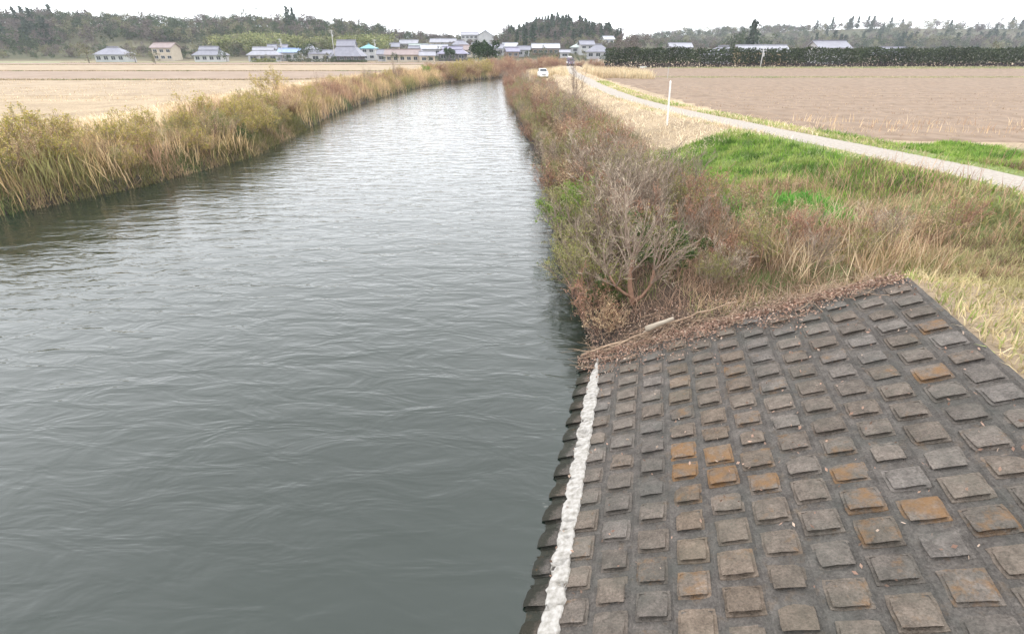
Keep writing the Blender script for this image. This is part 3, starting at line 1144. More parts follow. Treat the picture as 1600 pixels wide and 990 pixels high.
def along(P, n, d0, d1, seed, y0, y1, side, dens=None):
    """points at d0..d1 to the land side of a bank"""
    rng = np.random.default_rng(seed)
    Q = resample(P, .5)
    d = np.gradient(Q, axis=0)
    d /= np.linalg.norm(d, axis=1)[:, None]
    nr = np.stack([d[:, 1], -d[:, 0]], -1) * side
    ok = np.where((Q[:, 1] > y0) & (Q[:, 1] < y1))[0]
    i = rng.choice(ok, n)
    off = rng.uniform(d0, d1, n)
    p = Q[i] + nr[i] * off[:, None] + rng.normal(0, .3, (n, 2))
    return p


def rdist(x, y):
    return dist_poly(x, y, RB)


# green grass slope below the road, right of the thicket
def k_green(x, y, rng):
    d = rdist(x, y)
    r = dist_poly(x, y, ROAD)
    lim = 4.6 + (y < 17) * (17 - y) * .25 + vnoise(x, y, 2, 9) * 1.2
    p = (d > lim) & (r > 1.9) & (y > 16.0 + (vnoise(x, y, 1.5, 3) - .5) * 2) & (y < 27.5 + (vnoise(x, y, 2.5, 1) - .5) * 3) & (x < 24)
    return p & (rng.uniform(0, 1, len(x)) < .45 + .6 * vnoise(x, y, .7, 2))


GR = [(.075, .14, .025), (.15, .25, .04), (.11, .20, .03), (.20, .29, .055), (.25, .30, .085)]
blades("green_grass", scatter(150000, 4, 24, 14, 30, k_green, 31), .27, .026, GR, "fresh green grass on the slope below the dyke road", "grass", lean=.75, seed=2, curl=.8, hvar=.65, colnoise=.5)
# broad bright leaves
pts = scatter(2600, 6.6, 9.4, 13.6, 16.4, lambda x, y, r: vnoise(x, y, .9, 12) > .42, 33)
blades("green_leaves", pts, .62, .06, [(.10, .24, .04), (.14, .31, .06), (.18, .36, .08)], "patch of broad bright green leaves among the brown weeds", "weeds", lean=.7, seed=3, curl=.9)
pts = scatter(85000, 6, 26, -4, 12.5, lambda x, y, r: ((x - P0[0]) * TV[0] + (y - P0[1]) * TV[1] > 5.6) & (dist_poly(x, y, ROAD) > 1.4), 91)
blades("verge_grass", pts, .28, .02, [(.30, .27, .13), (.42, .34, .2), (.22, .25, .08), (.5, .4, .26)], "dry and green grass on the flat top above the concrete slope", "grass", lean=.7, seed=19, curl=.7)
pts = scatter(5000, 12, 26, 9.5, 16.6, lambda x, y, r: dist_poly(x, y, ROAD) > 1.6, 34)
blades("green_leaves", pts, .32, .05, [(.12, .20, .04), (.2, .27, .06), (.3, .28, .12)], "greenish verge plants beyond the right edge of the brown weeds", "weeds", lean=.6, seed=4, curl=.7)


# brown dead weeds between the thicket, the concrete and the green slope
def k_brown(x, y, rng):
    a = (x - P0[0]) * AV[0] + (y - P0[1]) * AV[1]
    d = rdist(x, y)
    return (a > .45) & (d > 2.2) & (y < 19.0 + (x < 7) * 4) & (x < 22) & (dist_poly(x, y, ROAD) > 1.7) & (rng.uniform(0, 1, len(x)) < .3 + .9 * vnoise(x, y, .6, 22))


BR = [(.17, .115, .075), (.28, .185, .12), (.38, .27, .175), (.22, .18, .095), (.42, .31, .20), (.17, .17, .07)]
blades("brown_weeds", scatter(75000, 3, 22, 9.5, 23, k_brown, 35), .36, .016, BR, "tangle of brown withered weeds above the concrete slope", "weeds", lean=.75, seed=5, curl=.8, colnoise=1.2)
blades("brown_weeds", scatter(3200, 3.2, 20, 11.5, 19, k_brown, 36), .95, .012, [(.38, .24, .15), (.46, .31, .2), (.3, .17, .12)], "taller rusty stalks standing in the withered weeds", "weeds", lean=.4, seed=6, curl=.5, colnoise=1.2)
pts = scatter(1900, 5.4, 9.5, 10.2, 14.2, lambda x, y, r: ((x - P0[0]) * AV[0] + (y - P0[1]) * AV[1] > .7) & (vnoise(x, y, .8, 3) > .3), 92)
blades("straw_reeds", pts, .95, .016, [(.33, .23, .14), (.44, .33, .21), (.27, .18, .11), (.50, .39, .26)], "straw-coloured reed stalks just above the right part of the concrete blocks", "reeds", lean=.4, seed=20, curl=.5, colnoise=.8)
# undergrowth beneath the thicket, its colours darkened to stand for the shaded gaps
pts = along(RB, 60000, .3, 5.2, 37, 10.6, 70, 1)
pts = pts[(pts[:, 0] - P0[0]) * AV[0] + (pts[:, 1] - P0[1]) * AV[1] > .4]
blades("undergrowth", pts, .5, .014, [(.10, .09, .04), (.18, .115, .08), (.28, .19, .13), (.09, .11, .035), (.30, .2, .14)], "brown and green undergrowth beneath the right bank thicket", "undergrowth", lean=.8, seed=7, curl=.8, colnoise=1.5)
pts = along(RB, 22000, .3, 5.2, 38, 70, 142, 1)
blades("undergrowth", pts, .8, .04, [(.30, .20, .14), (.36, .26, .17), (.24, .18, .1)], "distant brown undergrowth of the right bank near the river bend", "undergrowth", lean=.6, seed=8)


# pale dry grass of the dyke shoulder
def k_pale(x, y, rng):
    d = rdist(x, y)
    r = dist_poly(x, y, ROAD)
    right = x > np.interp(y, ROAD[:, 1], ROAD[:, 0])
    p = (r > .85) & (((d > 4.4) & ~right & (y > 25.5 + (vnoise(x, y, 2.5, 1) - .5) * 3)) | (right & (r < 3.6 + vnoise(x, y, 3, 6) * 1.4)))
    return p & (rng.uniform(0, 1, len(x)) < np.clip(34 / y, .2, 1)) & (rng.uniform(0, 1, len(x)) < .4 + .8 * vnoise(x, y, .9, 2))


PL = [(.44, .34, .22), (.56, .45, .31), (.64, .53, .38), (.50, .40, .27), (.60, .50, .36)]
blades("pale_dry_grass", scatter(120000, 3, 22, 22, 150, k_pale, 39), .34, .03, PL, "pale straw-coloured dry grass on the shoulder of the dyke road", "grass", lean=1.5, seed=9, curl=1.0)


def k_verge(x, y, rng):
    r = dist_poly(x, y, ROAD)
    right = x > np.interp(y, ROAD[:, 1], ROAD[:, 0])
    return right & (r > .9) & (r < 2.5 + vnoise(x, y, 2, 5)) & (vnoise(x, y, 1.6, 8) > .22)


blades("green_verge", scatter(70000, 9, 22, 14, 75, k_verge, 40), .22, .03, [(.17, .25, .05), (.24, .31, .08), (.32, .33, .12)], "green grass verge along the field side of the gravel track", "grass", lean=.7, seed=10, curl=.6)
def k_edge(x, y, rng):
    r_ = dist_poly(x, y, ROAD)
    return (r_ > .7 + .35 * vnoise(x, y, .8, 7)) & (r_ < 1.9) & (rng.uniform(0, 1, len(x)) < .75)


blades("verge_grass", scatter(90000, 8.5, 20, -2, 60, k_edge, 95), .2, .02, [(.44, .34, .21), (.54, .44, .29), (.30, .29, .12), (.20, .25, .07)], "ragged dry and green grass creeping over the edges of the gravel track", "grass", lean=.9, seed=23, curl=.8, colnoise=1.5)
# tall straw mound beyond the road
pts = scatter(9000, 13.5, 24, 96, 122, lambda x, y, r: x > np.interp(y, ROAD[:, 1], ROAD[:, 0]) + 2.4, 41)
blades("tall_dry_grass", pts, 1.5, .06, [(.46, .375, .24), (.55, .46, .31), (.40, .31, .20)], "tall straw-yellow grass stand beside the road near the hedge end", "grass", lean=.3, seed=11)
CARX, CARY = hit(848, 122)
pts = scatter(5000, 2.0, 9.0, 92, 120, lambda x, y, r: (rdist(x, y) > 3.5) & ((y > CARY + 3) | (np.abs(x - CARX) > 2.6)), 42)
blades("tall_dry_grass", pts, 1.3, .06, [(.46, .375, .24), (.55, .46, .31), (.40, .31, .20)], "straw-yellow grass stand beyond the parked white car", "grass", lean=.35, seed=12)
# withered stalk rows at the near edge of the brown field
pts = scatter(2600, 18, 44, 31.0, 38, lambda x, y, r: (np.abs(((y - 31.0) % 2.3) - .4) < .28) & (vnoise(x, y, .8, 2) > .3), 43)
blades("withered_stalks", pts, .55, .03, [(.50, .36, .22), (.60, .46, .30), (.34, .22, .14)], "rows of withered stalks at the near edge of the brown field", "stalks", lean=.3, seed=13, z0=0.05)
pts = scatter(16000, 18.6, 150, 103.8, 107.8, lambda x, y, r: r.uniform(0, 1, len(x)) < .8, 44)
blades("field_bank_grass", pts, .35, .08, [(.26, .24, .15), (.33, .29, .18), (.22, .23, .12)], "low grassy bank crossing the brown field", "grass", lean=.5, seed=14)
pts = scatter(16000, 21, 170, 152, 160, lambda x, y, r: r.uniform(0, 1, len(x)) < .8, 45)
blades("field_bank_grass", pts, .5, .10, [(.26, .27, .14), (.33, .31, .18), (.22, .25, .12)], "greyish green grass strip at the foot of the hedge", "grass", lean=.5, seed=15)

for q, yb in enumerate((97.5, 141.5, 207, 245.5)):
    pts = scatter(9000, -190, -24, yb - .8, yb + .8, lambda x, y, r: r.uniform(0, 1, len(x)) < .9, 60 + q)
    blades("field_bank_grass", pts, .32, .12, [(.24, .19, .12), (.30, .23, .15), (.2, .19, .1)], ["dry grass ridge between the stubble field and the pinkish paddy", "dry grass ridge beyond the pinkish paddy", "dry grass ridge below the narrow pinkish strip", "dry grass ridge at the foot of the village"][q], "grass", lean=.5, seed=70 + q)
pts = scatter(60000, 16, 70, 29.5, 75, lambda x, y, r: (np.abs(((y + x * .04) % 1.15) - .4) < .16) & (r.uniform(0, 1, len(x)) < np.clip(26 / y, .3, 1)) & (dist_poly(x, y, ROAD) > 4.6) & (vnoise(x, y, 4, 5) > .3), 93)
blades("field_stubble", pts, .16, .035, [(.30, .215, .14), (.40, .30, .20), (.22, .15, .10)], "rows of short stubble over the brown field", "stubble", lean=.6, seed=21, z0=.06)
pts = scatter(52000, -120, -26, 55, 98, lambda x, y, r: (np.abs(((y - x * .03) % 1.6) - .5) < .22) & (r.uniform(0, 1, len(x)) < .5) & (dist_poly(x, y, LB) > 9) & (vnoise(x, y, 7, 5) > .3), 94)
blades("field_stubble", pts, .2, .06, [(.42, .32, .2), (.54, .43, .29), (.34, .25, .15)], "rows of short stubble over the pale field of the left bank", "stubble", lean=.6, seed=22, z0=.03)
# left bank reeds
LBv = LB[:12]
REED = [(.26, .24, .10), (.46, .34, .18), (.56, .42, .25), (.50, .36, .22), (.36, .23, .15)]
pts = along(LB[:13], 34000, .2, 4.6, 46, 6, 160, -1)
k = vnoise(pts[:, 0], pts[:, 1], 3.0, 77)
pts = pts[(k > .35) | (pts[:, 1] > 75)]
hh = 1.0 + .9 * vnoise(pts[:, 0], pts[:, 1], 4, 3)
blades("dry_reeds", pts, hh, .035, REED, "tall tan dry reeds lining the left bank", "reeds", lean=.3, seed=16, hvar=.5, curl=.35, colnoise=3.5)
pts = along(LBv, 16000, .1, 1.6, 47, 6, 150, -1)
blades("bank_undergrowth", pts, .75, .03, [(.12, .12, .05), (.20, .15, .09), (.26, .19, .12), (.10, .13, .05)], "dark undergrowth at the left waterline", "undergrowth", lean=.7, seed=17, curl=.7)
pts = along(LBv, 30000, -.1, 1.3, 96, 4, 48, -1)
blades("bank_undergrowth", pts, .55, .02, [(.14, .13, .05), (.24, .18, .10), (.34, .25, .15), (.11, .14, .05)], "tangled grass hanging down the near part of the left waterline", "undergrowth", lean=.9, seed=24, curl=1.1)
pts = along(LBv, 26000, 4.2, 11, 48, 10, 150, -1)
blades("pale_dry_grass", pts, .6, .05, PL, "pale straw grass behind the reeds of the left bank", "grass", lean=.6, seed=18, curl=.6)

# leaf litter and dead twigs over the upper edge of the concrete
rng = np.random.default_rng(50)
n = 9500
s_ = rng.uniform(-.1, 6.0, n)
a_ = np.abs(rng.normal(0, .33, n)) * -1 * (.5 + 1.1 * vnoise(s_, s_ * 0, .8, 2)) + .18
a_ = np.where(rng.uniform(0, 1, n) < .35, rng.uniform(-.1, 1.4, n), a_)
a_ = np.where(rng.uniform(0, 1, n) < .035, rng.uniform(-6, 0, n), a_)
s_ = np.where(a_ < -.6, np.maximum(s_, .25), s_)
C = np.array([list(rev.matrix_world @ Vector((u, v, .035 + rng.uniform(0, .07)))) for u, v in zip(s_, a_)])
zt = terrain(C[:, 0], C[:, 1])
C[:, 2] = np.where(a_ > 0, np.maximum(C[:, 2] * 0 + zt + rng.uniform(0, .08, n), zt), C[:, 2])
V, F, t = leaves(rng, C, .052, np.array([(.30, .19, .14), (.22, .135, .10), (.36, .24, .18), (.42, .32, .25), (.15, .10, .075)]), 0)
tag(link("leaf_litter", mesh_data("leaf_litter", V, [F], M['leaf'], t)), "reddish-brown leaf litter along the upper edge of the concrete blocks", "leaf litter", kind="stuff")
n = 420
s_ = rng.uniform(.1, 6.0, n)
a_ = rng.normal(.25, .38, n)
P = []
C = np.array([list(rev.matrix_world @ Vector((u, v, .09))) for u, v in zip(s_, a_)])
C[:, 2] = np.where(a_ > .1, terrain(C[:, 0], C[:, 1]) + .07, C[:, 2])
ang = rng.uniform(0, math.pi, n)
d = np.stack([np.cos(ang), np.sin(ang) * .6, np.cos(ang) * .4 + rng.normal(0, .15, n)], -1)
P = polylines(rng, C, unit(d), rng.uniform(.2, .8, n), 3, .18, -.02)
V, F = tubes(P, rng.uniform(.004, .010, n), 3)
tag(link("twig_litter", mesh_data("twig_litter", V, [F], M['stick'])), "dead twigs strewn at the foot of the bare forked tree", "twigs", kind="stuff")


# driftwood and sticks, each a thing
def log(name, p0, p1, r, mat, label, cat, bend=.05, stub=False):
    a, b = rev.matrix_world @ Vector(p0), rev.matrix_world @ Vector(p1)
    for q in (a, b):
        q.z = max(q.z, tz(q.x, q.y) + r * .8)
    o = empty(name, a)
    mb = MB()
    d = b - a
    rn = random.Random(int(abs(p0[0]) * 100))
    pts, rad = [], []
    for i in range(8):
        f_ = i / 7
        pts.append(d * f_ + Vector((rn.uniform(-1, 1), rn.uniform(-1, 1), rn.uniform(-.2, .8))) * bend * math.sin(math.pi * f_))
        rad.append(r * (1.05 - .45 * f_) * rn.uniform(.9, 1.1))
    mb.tube(pts, rad, 8)
    tag(o, label, cat)
    mb.build("stem", mat, o, smooth=True)
    if stub:
        mb2 = MB()
        for f_ in (.35, .7):
            q = d * f_
            mb2.tube([q, q + Vector((.05, -.12, .12)), q + Vector((.12, -.22, .16))], [r * .5, r * .35, r * .2], 6)
        mb2.build("side_branch", mat, o, smooth=True)
    return o


log("driftwood_log", (1.45, .16, .22), (2.05, .27, .24), .062, M['driftwood'], "short thick pale driftwood log above the top row of blocks", "log", .02)
log("fallen_branch", (-.02, -.02, .1), (1.5, .20, .1), .026, M['stick'], "long brown fallen branch lying from the waterline along the top row of blocks", "branch", .06, True)
log("fallen_branch", (.55, -.06, .1), (2.4, .42, .12), .018, M['stick'], "thin fallen branch lying just below the pale driftwood log", "branch", .08, True)
log("fallen_branch", (2.0, .42, .1), (3.3, .55, .1), .02, M['stick'], "fallen stick among the leaf litter right of the driftwood log", "branch", .05)
log("fallen_branch", (1.05, .10, .1), (1.75, .42, .1), .02, M['driftwood'], "greyish fallen stick leading up to the driftwood log", "branch", .04)

# ---- left bank bushes
for (px, y_, d_, key, sc, lb) in [
        (405, 33.5, 1.6, 'olive', 1.0, "olive bush behind the dark green waterline shrub of the left bank"),
        (416, 35.5, .8, 'darkgreen', .62, "dark green shrub at the left bank's waterline nearest the bridge"),
        (450, 41, .9, 'darkgreen', .5, "smaller dark green shrub low at the waterline of the left bank"),
        (440, 38, 2.2, 'yellow', .95, "yellow-green bush low on the near part of the left bank"),
        (470, 46, 2.4, 'yellow', 1.0, "yellow-green bush among reeds beyond the nearest bushes of the left bank"),
        (509, 62, 7.5, 'yellow', 1.25, "bright yellow-green bush standing alone in pale grass on the left bank"),
        (575, 66, 3.4, 'sparse', .8, "bare reddish shrub rising from the left bank reeds"),
        (600, 84, 3.0, 'sparse', 1.0, "tall bare shrub halfway along the left bank"),
        (632, 98, 2.0, 'sparse', 1.15, "tall dark bare shrub leaning over the water on the left bank"),
        (690, 118, 3, 'green', 1.1, "small green bush near the far end of the left bank"),
        (712, 124, 4, 'yellow', 1.0, "yellowish bush near the river bend on the left bank")]:
    Q = resample(LBv, .5)
    x_ = bank_x(Q[Q[:, 1] > 30], y_) - d_
    plant("bank_bush", key, x_, y_, sc, lb, "bush")
LBL2 = {'olive': "olive bush among the reeds of the left bank", 'yellow': "yellow-green bush among the reeds of the left bank",
        'tan': "tan withered shrub among the reeds of the left bank", 'red': "reddish bare shrub among the reeds of the left bank",
        'sparse': "thin bare shrub among the reeds of the left bank"}
QL = resample(LBv, .5)
for i in range(0, len(QL) - 1):
    y_ = QL[i, 1]
    if y_ < 12 or (y_ > 60 and i % 3 == 0):
        continue
    d2 = QL[i + 1] - QL[i]
    d2 = d2 / np.linalg.norm(d2)
    off = random.uniform(.6, 4.0)
    p = QL[i] + np.array([-d2[1], d2[0]]) * off
    if y_ < 48:
        key = random.choice(['yellow', 'olive', 'yellow', 'tan'])
    elif y_ < 60:
        key = random.choice(['tan', 'yellow', 'tan'])
    else:
        key = random.choice(['tan', 'tan', 'red', 'tan', 'sparse' if off > 2 else 'red', 'yellow'])
    zone = "nearest the bridge" if y_ < 45 else "before the solitary yellow-green bush" if y_ < 62 else "halfway along" if y_ < 105 else "close to the river bend"
    LB_ = LBL2[key].replace("among the reeds of the left bank", ("at the water's edge" if off < 1.4 else "high" if off > 3 else "among the reeds") + " on the left bank " + zone)
    plant("bank_bush", key, p[0], p[1], random.uniform(.6, 1.0) * (.75 if off < 1.3 else 1) * (.75 if key == 'sparse' else 1), LB_, "bush", "bushes among the left bank reeds")

# ------------------------------------------------------------------ distant trees
def crown_cloud(rng, kind, H, n):
    """leaf-clump quads of a far tree's crown"""
    if kind == 'conifer':
        z = H * (0.12 + .88 * rng.uniform(0, 1, n) ** 1.3)
        r = (1 - z / H) * H * .22 * np.sqrt(rng.uniform(.15, 1, n)) + .12
        r *= 1 + .35 * np.sin(z * 3.1 + rng.uniform(0, .5))
        a = rng.uniform(0, 6.283, n)
        C = np.stack([np.cos(a) * r, np.sin(a) * r, z], -1)
        sz = .11 * H
        cols = [(.022, .045, .028), (.035, .062, .035), (.05, .075, .04)]
    elif kind == 'bamboo':
        k = rng.integers(0, 9, n)
        ca = k * .7
        f_ = rng.uniform(.25, 1, n)
        bend = f_ ** 2.5 * H * .17
        C = np.stack([np.cos(ca) * (H * .10 + bend), np.sin(ca) * (H * .10 + bend), H * f_ * (1 - .06 * f_)], -1) + rng.normal(size=(n, 3)) * np.array([.06, .06, .04]) * H
        sz = .09 * H
        cols = [(.22, .24, .09), (.31, .31, .14), (.16, .19, .07)]
    else:
        m = 9
        cc = rng.normal(size=(m, 3)) * np.array([.2, .2, .17]) * H + np.array([0, 0, .62 * H])
        k = rng.integers(0, m, n)
        C = cc[k] + unit(rng.normal(size=(n, 3))) * (H * .15 * rng.uniform(.5, 1.1, n))[:, None]
        sz = .075 * H
        cols = {'dense': [(.03, .06, .022), (.045, .08, .03), (.022, .042, .018)], 'evergreen': [(.05, .075, .03), (.075, .10, .04), (.035, .055, .028)],
                'bare': [(.125, .10, .088), (.17, .14, .12), (.095, .08, .07)],
                'budding': [(.16, .17, .08), (.21, .20, .11), (.15, .13, .09)]}[kind]
    V, F, t = leaves(rng, C, sz, np.array(cols), 0)
    return V, F, t


FAR = {}
for kd, n, cnt in (('conifer', 4, 420), ('bamboo', 3, 420), ('evergreen', 4, 420), ('bare', 4, 520), ('budding', 3, 460), ('dense', 2, 1900)):
    lst = []
    for i in range(n):
        r = np.random.default_rng(hash_seed(kd) + i)
        V, F, t = crown_cloud(r, kd, 10.0, cnt)
        tr = MB()
        if kd == 'bare':
            tr.tube([(0, 0, -.6), (.05, 0, 2), (-.1, .05, 5), (0, 0, 8.5)], [.22, .18, .12, .04], 6)
            for q in range(7):
                a = q * .95
                z0 = 2.2 + q * .6
                tr.tube([(0, 0, z0), (math.cos(a) * 1.2, math.sin(a) * 1.2, z0 + 1.3), (math.cos(a) * 2.1, math.sin(a) * 2.1, z0 + 3)], [.09, .06, .02], 4)
        else:
            tr.tube([(0, 0, -.6), (.04, 0, 3), (0, .05, 7)], [.22, .17, .06], 6)
        td = tr.data("trunk", M['bark_dark'])
        lst.append((mesh_data("crown", V, [F], M['far_leaf'], t), td, (V, F, t)))
    FAR[kd] = lst


def tree(kind, x, y, H, label, group=None, cat="tree", name=None, z=None):
    cr, td, _ = FAR[kind][random.randrange(len(FAR[kind]))]
    o = empty(name or {'conifer': 'conifer_tree', 'bamboo': 'bamboo_clump', 'evergreen': 'evergreen_tree', 'dense': 'evergreen_tree', 'bare': 'bare_tree', 'budding': 'budding_tree'}[kind],
              (x, y, tz(x, y) if z is None else z), random.uniform(0, 6.28))
    s = H / 10
    o.scale = (s * random.uniform(.9, 1.15), s * random.uniform(.9, 1.15), s)
    tag(o, label, cat, group)
    link("crown", cr, o)
    link("trunk", td, o)
    return o


def wood(name, items, label, cat="woodland"):
    """many far trees that read as one mass"""
    Vs, Fs, Ts, n = [], [], [], 0
    for kd, x, y, H in items:
        V, F, t = FAR[kd][random.randrange(len(FAR[kd]))][2]
        a = random.uniform(0, 6.28)
        s = H / 10
        c, q = math.cos(a), math.sin(a)
        R = np.array([[c, -q, 0], [q, c, 0], [0, 0, 1]])
        v = V @ R.T * np.array([s * random.uniform(.9, 1.3), s * random.uniform(.9, 1.3), s]) + np.array([x, y, tz(x, y) - (.5 if kd == 'conifer' else .24 * H)])
        Vs.append(v)
        Fs.append(F + n)
        Ts.append(t * random.uniform(.8, 1.2))
        n += len(v)
    o = link(name, mesh_data(name, np.concatenate(Vs), [np.concatenate(Fs)], M['far_leaf'], np.concatenate(Ts)))
    return tag(o, label, cat, kind="stuff")


def region(n, px0, px1, y0, y1, kinds, h0, h1):
    out = []
    for _ in range(n):
        y_ = random.uniform(y0, y1)
        out.append((random.choice(kinds), at(random.uniform(px0, px1), y_, 10), y_, random.uniform(h0, h1)))
    return out


wood("wooded_hill", region(420, 60, 600, 372, 470, ['evergreen', 'evergreen', 'bare', 'evergreen', 'budding'], 8, 12), "dark mixed wood covering the low hill behind the left houses")
wood("wooded_hill", region(220, -150, 100, 330, 470, ['bare', 'evergreen', 'conifer'], 8, 13), "mixed wood on the hill continuing left of the village")
wood("bamboo_grove", region(150, 330, 605, 312, 350, ['bamboo', 'bamboo', 'bamboo', 'budding'], 8.5, 12.5), "pale green bamboo grove behind the big hipped roof", "bamboo")
wood("wooded_ridge", region(260, 590, 800, 420, 540, ['bare', 'bare', 'evergreen', 'evergreen', 'budding'], 4.5, 7.5), "low grey-brown wooded ridge behind the middle of the village")
wood("wooded_hill", region(260, 790, 970, 390, 490, ['conifer', 'evergreen', 'bare', 'conifer', 'bare'], 7, 10.5), "dark conifer-topped wooded hill behind the end of the river")
wood("wooded_slope", region(110, 800, 1000, 340, 392, ['budding', 'bare', 'bare', 'budding'], 5, 8), "pale brown trees on the lower slope under the conifer hill")
wood("far_wooded_ridge", region(420, 985, 1260, 560, 860, ['evergreen', 'bare', 'evergreen', 'budding'], 9, 14), "distant bluish wooded ridge beyond the hedge")
wood("far_wooded_ridge", region(420, 1260, 1750, 520, 830, ['evergreen', 'bare', 'conifer', 'budding'], 10, 16), "distant wooded ridge rising at the far right")
wood("valley_trees", region(150, 985, 1280, 280, 440, ['bare', 'evergreen', 'budding', 'bare'], 4, 7), "low mixed trees on the flat behind the hedge")
wood("valley_trees", region(150, 585, 800, 335, 425, ['bare', 'budding', 'evergreen', 'bare'], 3, 5.5), "low bare and budding trees among the upper village houses")
wood("valley_trees", region(130, -150, 420, 292, 350, ['bare', 'budding', 'evergreen'], 4, 7), "low mixed trees at the foot of the left hill")
# trees one can tell apart
for px, y_, H, kd, lb in [
        (748, 182, 8.2, 'dense', "big round dark green tree near the river end left of the bend"),
        (762, 166, 6.8, 'dense', "narrow dark conifer standing at the river bend"),
        (703, 252, 6.5, 'dense', "dark bluish-green tree before the purple tiled roof"),
        (820, 335, 12, 'conifer', "dark conifer left of the long white roof, tallest of its clump"),
        (808, 345, 10, 'conifer', "dark conifer at the left edge of the clump by the white roof"),
        (832, 350, 12.5, 'conifer', "dark conifer at the hill foot just above the long white roof"),
        (966, 250, 10, 'bare', "large brown leafless tree right of the slate roof house"),
        (980, 240, 9, 'bare', "brown leafless tree just before the hedge's left end"),
        (993, 265, 10, 'bare', "tall thin leafless tree behind the hedge's left end"),
        (1152, 300, 14, 'evergreen', "dark broad tree left of the tall pointed tree above the right roofs"),
        (1171, 300, 17, 'conifer', "tall dark pointed tree above the long white roof on the right"),
        (1196, 330, 11, 'evergreen', "lower dark tree right of the tall pointed tree"),
        (1140, 310, 10, 'evergreen', "low dark tree at the left foot of the group above the right roofs"),
        (459, 420, 14, 'conifer', "dark pointed tree standing up from the left hill's crest"),
        (467, 428, 13, 'conifer', "second dark pointed tree on the left hill's crest"),
        (400, 430, 13, 'evergreen', "dark round tree at the left end of the hill crest"),
        (481, 268, 9.5, 'evergreen', "dark evergreen garden tree between the blue roof and the white shed"),
        (474, 272, 7, 'evergreen', "smaller evergreen garden tree beside the blue roofed house"),
        (790, 430, 10, 'bare', "grey leafless tree beside the white gabled house on the rise"),
        (782, 335, 6, 'bare', "leafless tree below the white gabled house on the rise")]:
    x_ = at(px, y_, 4)
    tree(kd, x_, y_, H, lb)
for i in range(16):
    px = 844 + i * 4.6
    y_ = 455 + random.uniform(-12, 12)
    tree('conifer', at(px - 20, y_, 20), y_, random.uniform(6, 8.5), "dark conifer standing up from the crest of the middle hill", "conifers on the crest of the middle hill")
for i in range(46):
    px = random.uniform(400, 960)
    y_ = random.choice([random.uniform(253, 259), random.uniform(292, 345), random.uniform(285, 345)])
    tree(random.choice(['evergreen', 'evergreen', 'budding', 'bare']), at(px, y_, 4), y_, random.uniform(2.2, 4.5) if y_ < 270 else random.uniform(3.5, 6), "small garden tree between the village houses", "garden trees between the village houses")
for i in range(14):
    px = random.choice([random.uniform(60, 380), random.uniform(1220, 1600)])
    y_ = random.uniform(210, 300)
    tree(random.choice(['evergreen', 'budding', 'bare']), at(px, y_, 3), y_, random.uniform(4, 8), "garden tree by the outlying farmhouses", "garden trees by the outlying farmhouses")

# reddish bare bushes massed at the river bend
QB = resample(LB[10:15], 1.0)
for i in range(1, len(QB) - 1):
    for off in (.8, 3.0, 5.5):
        if random.random() > .75 or QB[i, 0] > 30:
            continue
        t_ = QB[i + 1] - QB[i - 1]
        t_ = t_ / np.linalg.norm(t_)
        p = QB[i] + np.array([-t_[1], t_[0]]) * (off + random.uniform(-.8, .8))
        plant("twiggy_bush", random.choice(['red', 'red', 'tan'] if p[0] > -6 else ['tan', 'tan', 'yellow', 'red']), p[0], p[1], random.uniform(.8, 1.5), "leafless bush massed on the outer bank of the river bend", "bush", "bushes at the river bend")
for i in range(40):
    y_ = random.uniform(168, 240)
    px = random.uniform(765, 880)
    x_ = at(px, y_, 3)
    if inside_poly(np.array([x_]), np.array([y_]), RIV)[0] or abs(x_ - np.interp(y_, ROAD[:, 1], ROAD[:, 0])) < 3:
        continue
    plant("twiggy_bush", random.choice(['red', 'red', 'tan', 'olive']), x_, y_, random.uniform(1.0, 1.7), "reddish leafless bush in the scrub beyond the river bend", "bush", "reddish bushes beyond the river bend")

for i in range(30):
    px = random.uniform(440, 1000)
    y_ = random.choice([random.uniform(249, 256), random.uniform(274, 283), random.uniform(300, 308)])
    tree('evergreen', at(px, y_, 3), y_, random.uniform(1.8, 3.6), "dark clipped garden shrub before the village houses", "dark garden shrubs of the village", "shrub", "garden_shrub")
# dark windbreak hedge across the brown field
hd = empty("windbreak_hedge", (75, 163, tz(75, 163)))
tag(hd, "long dark green trimmed hedge behind the brown field", "hedge")
r = np.random.default_rng(61)
n = 52000
hx = r.uniform(-49, 110, n)
top = 4.9 + .5 * vnoise(hx, hx * 0, 3.2, 3) + .4 * vnoise(hx, hx * 0, .9, 5)
hz = .1 + (top - .1) * r.uniform(0, 1, n) ** .8
C = np.stack([hx, r.uniform(-1.7, 1.7, n) * np.clip(.35 + hz / 5, .3, 1) * np.clip((top + .5 - hz) / 1.2, .3, 1), hz], -1)
V, F, t = leaves(r, C, .5, np.array([(.022, .036, .014), (.034, .052, .018), (.05, .07, .024)]), .1)
low_ = np.repeat(C[:, 2] < 1.7, 4)[:, None]
t = np.where(low_, t * 0 + np.array([.05, .035, .038]), t)  # shade at the hedge's foot painted into its low leaves as purple-brown
link("foliage", mesh_data("foliage", V, [F], M['far_leaf'], t), hd)
mb = MB()
for i in range(110):
    x_ = -48.5 + i * 1.45 + random.uniform(-.3, .3)
    mb.tube([(x_, 0, -.4), (x_ + random.uniform(-.1, .1), 0, 1.4), (x_, 0, 3.5)], [.13, .11, .07], 5)
o = mb.build("trunks", M['bark_dark'], hd)
o["kind"] = "stuff"
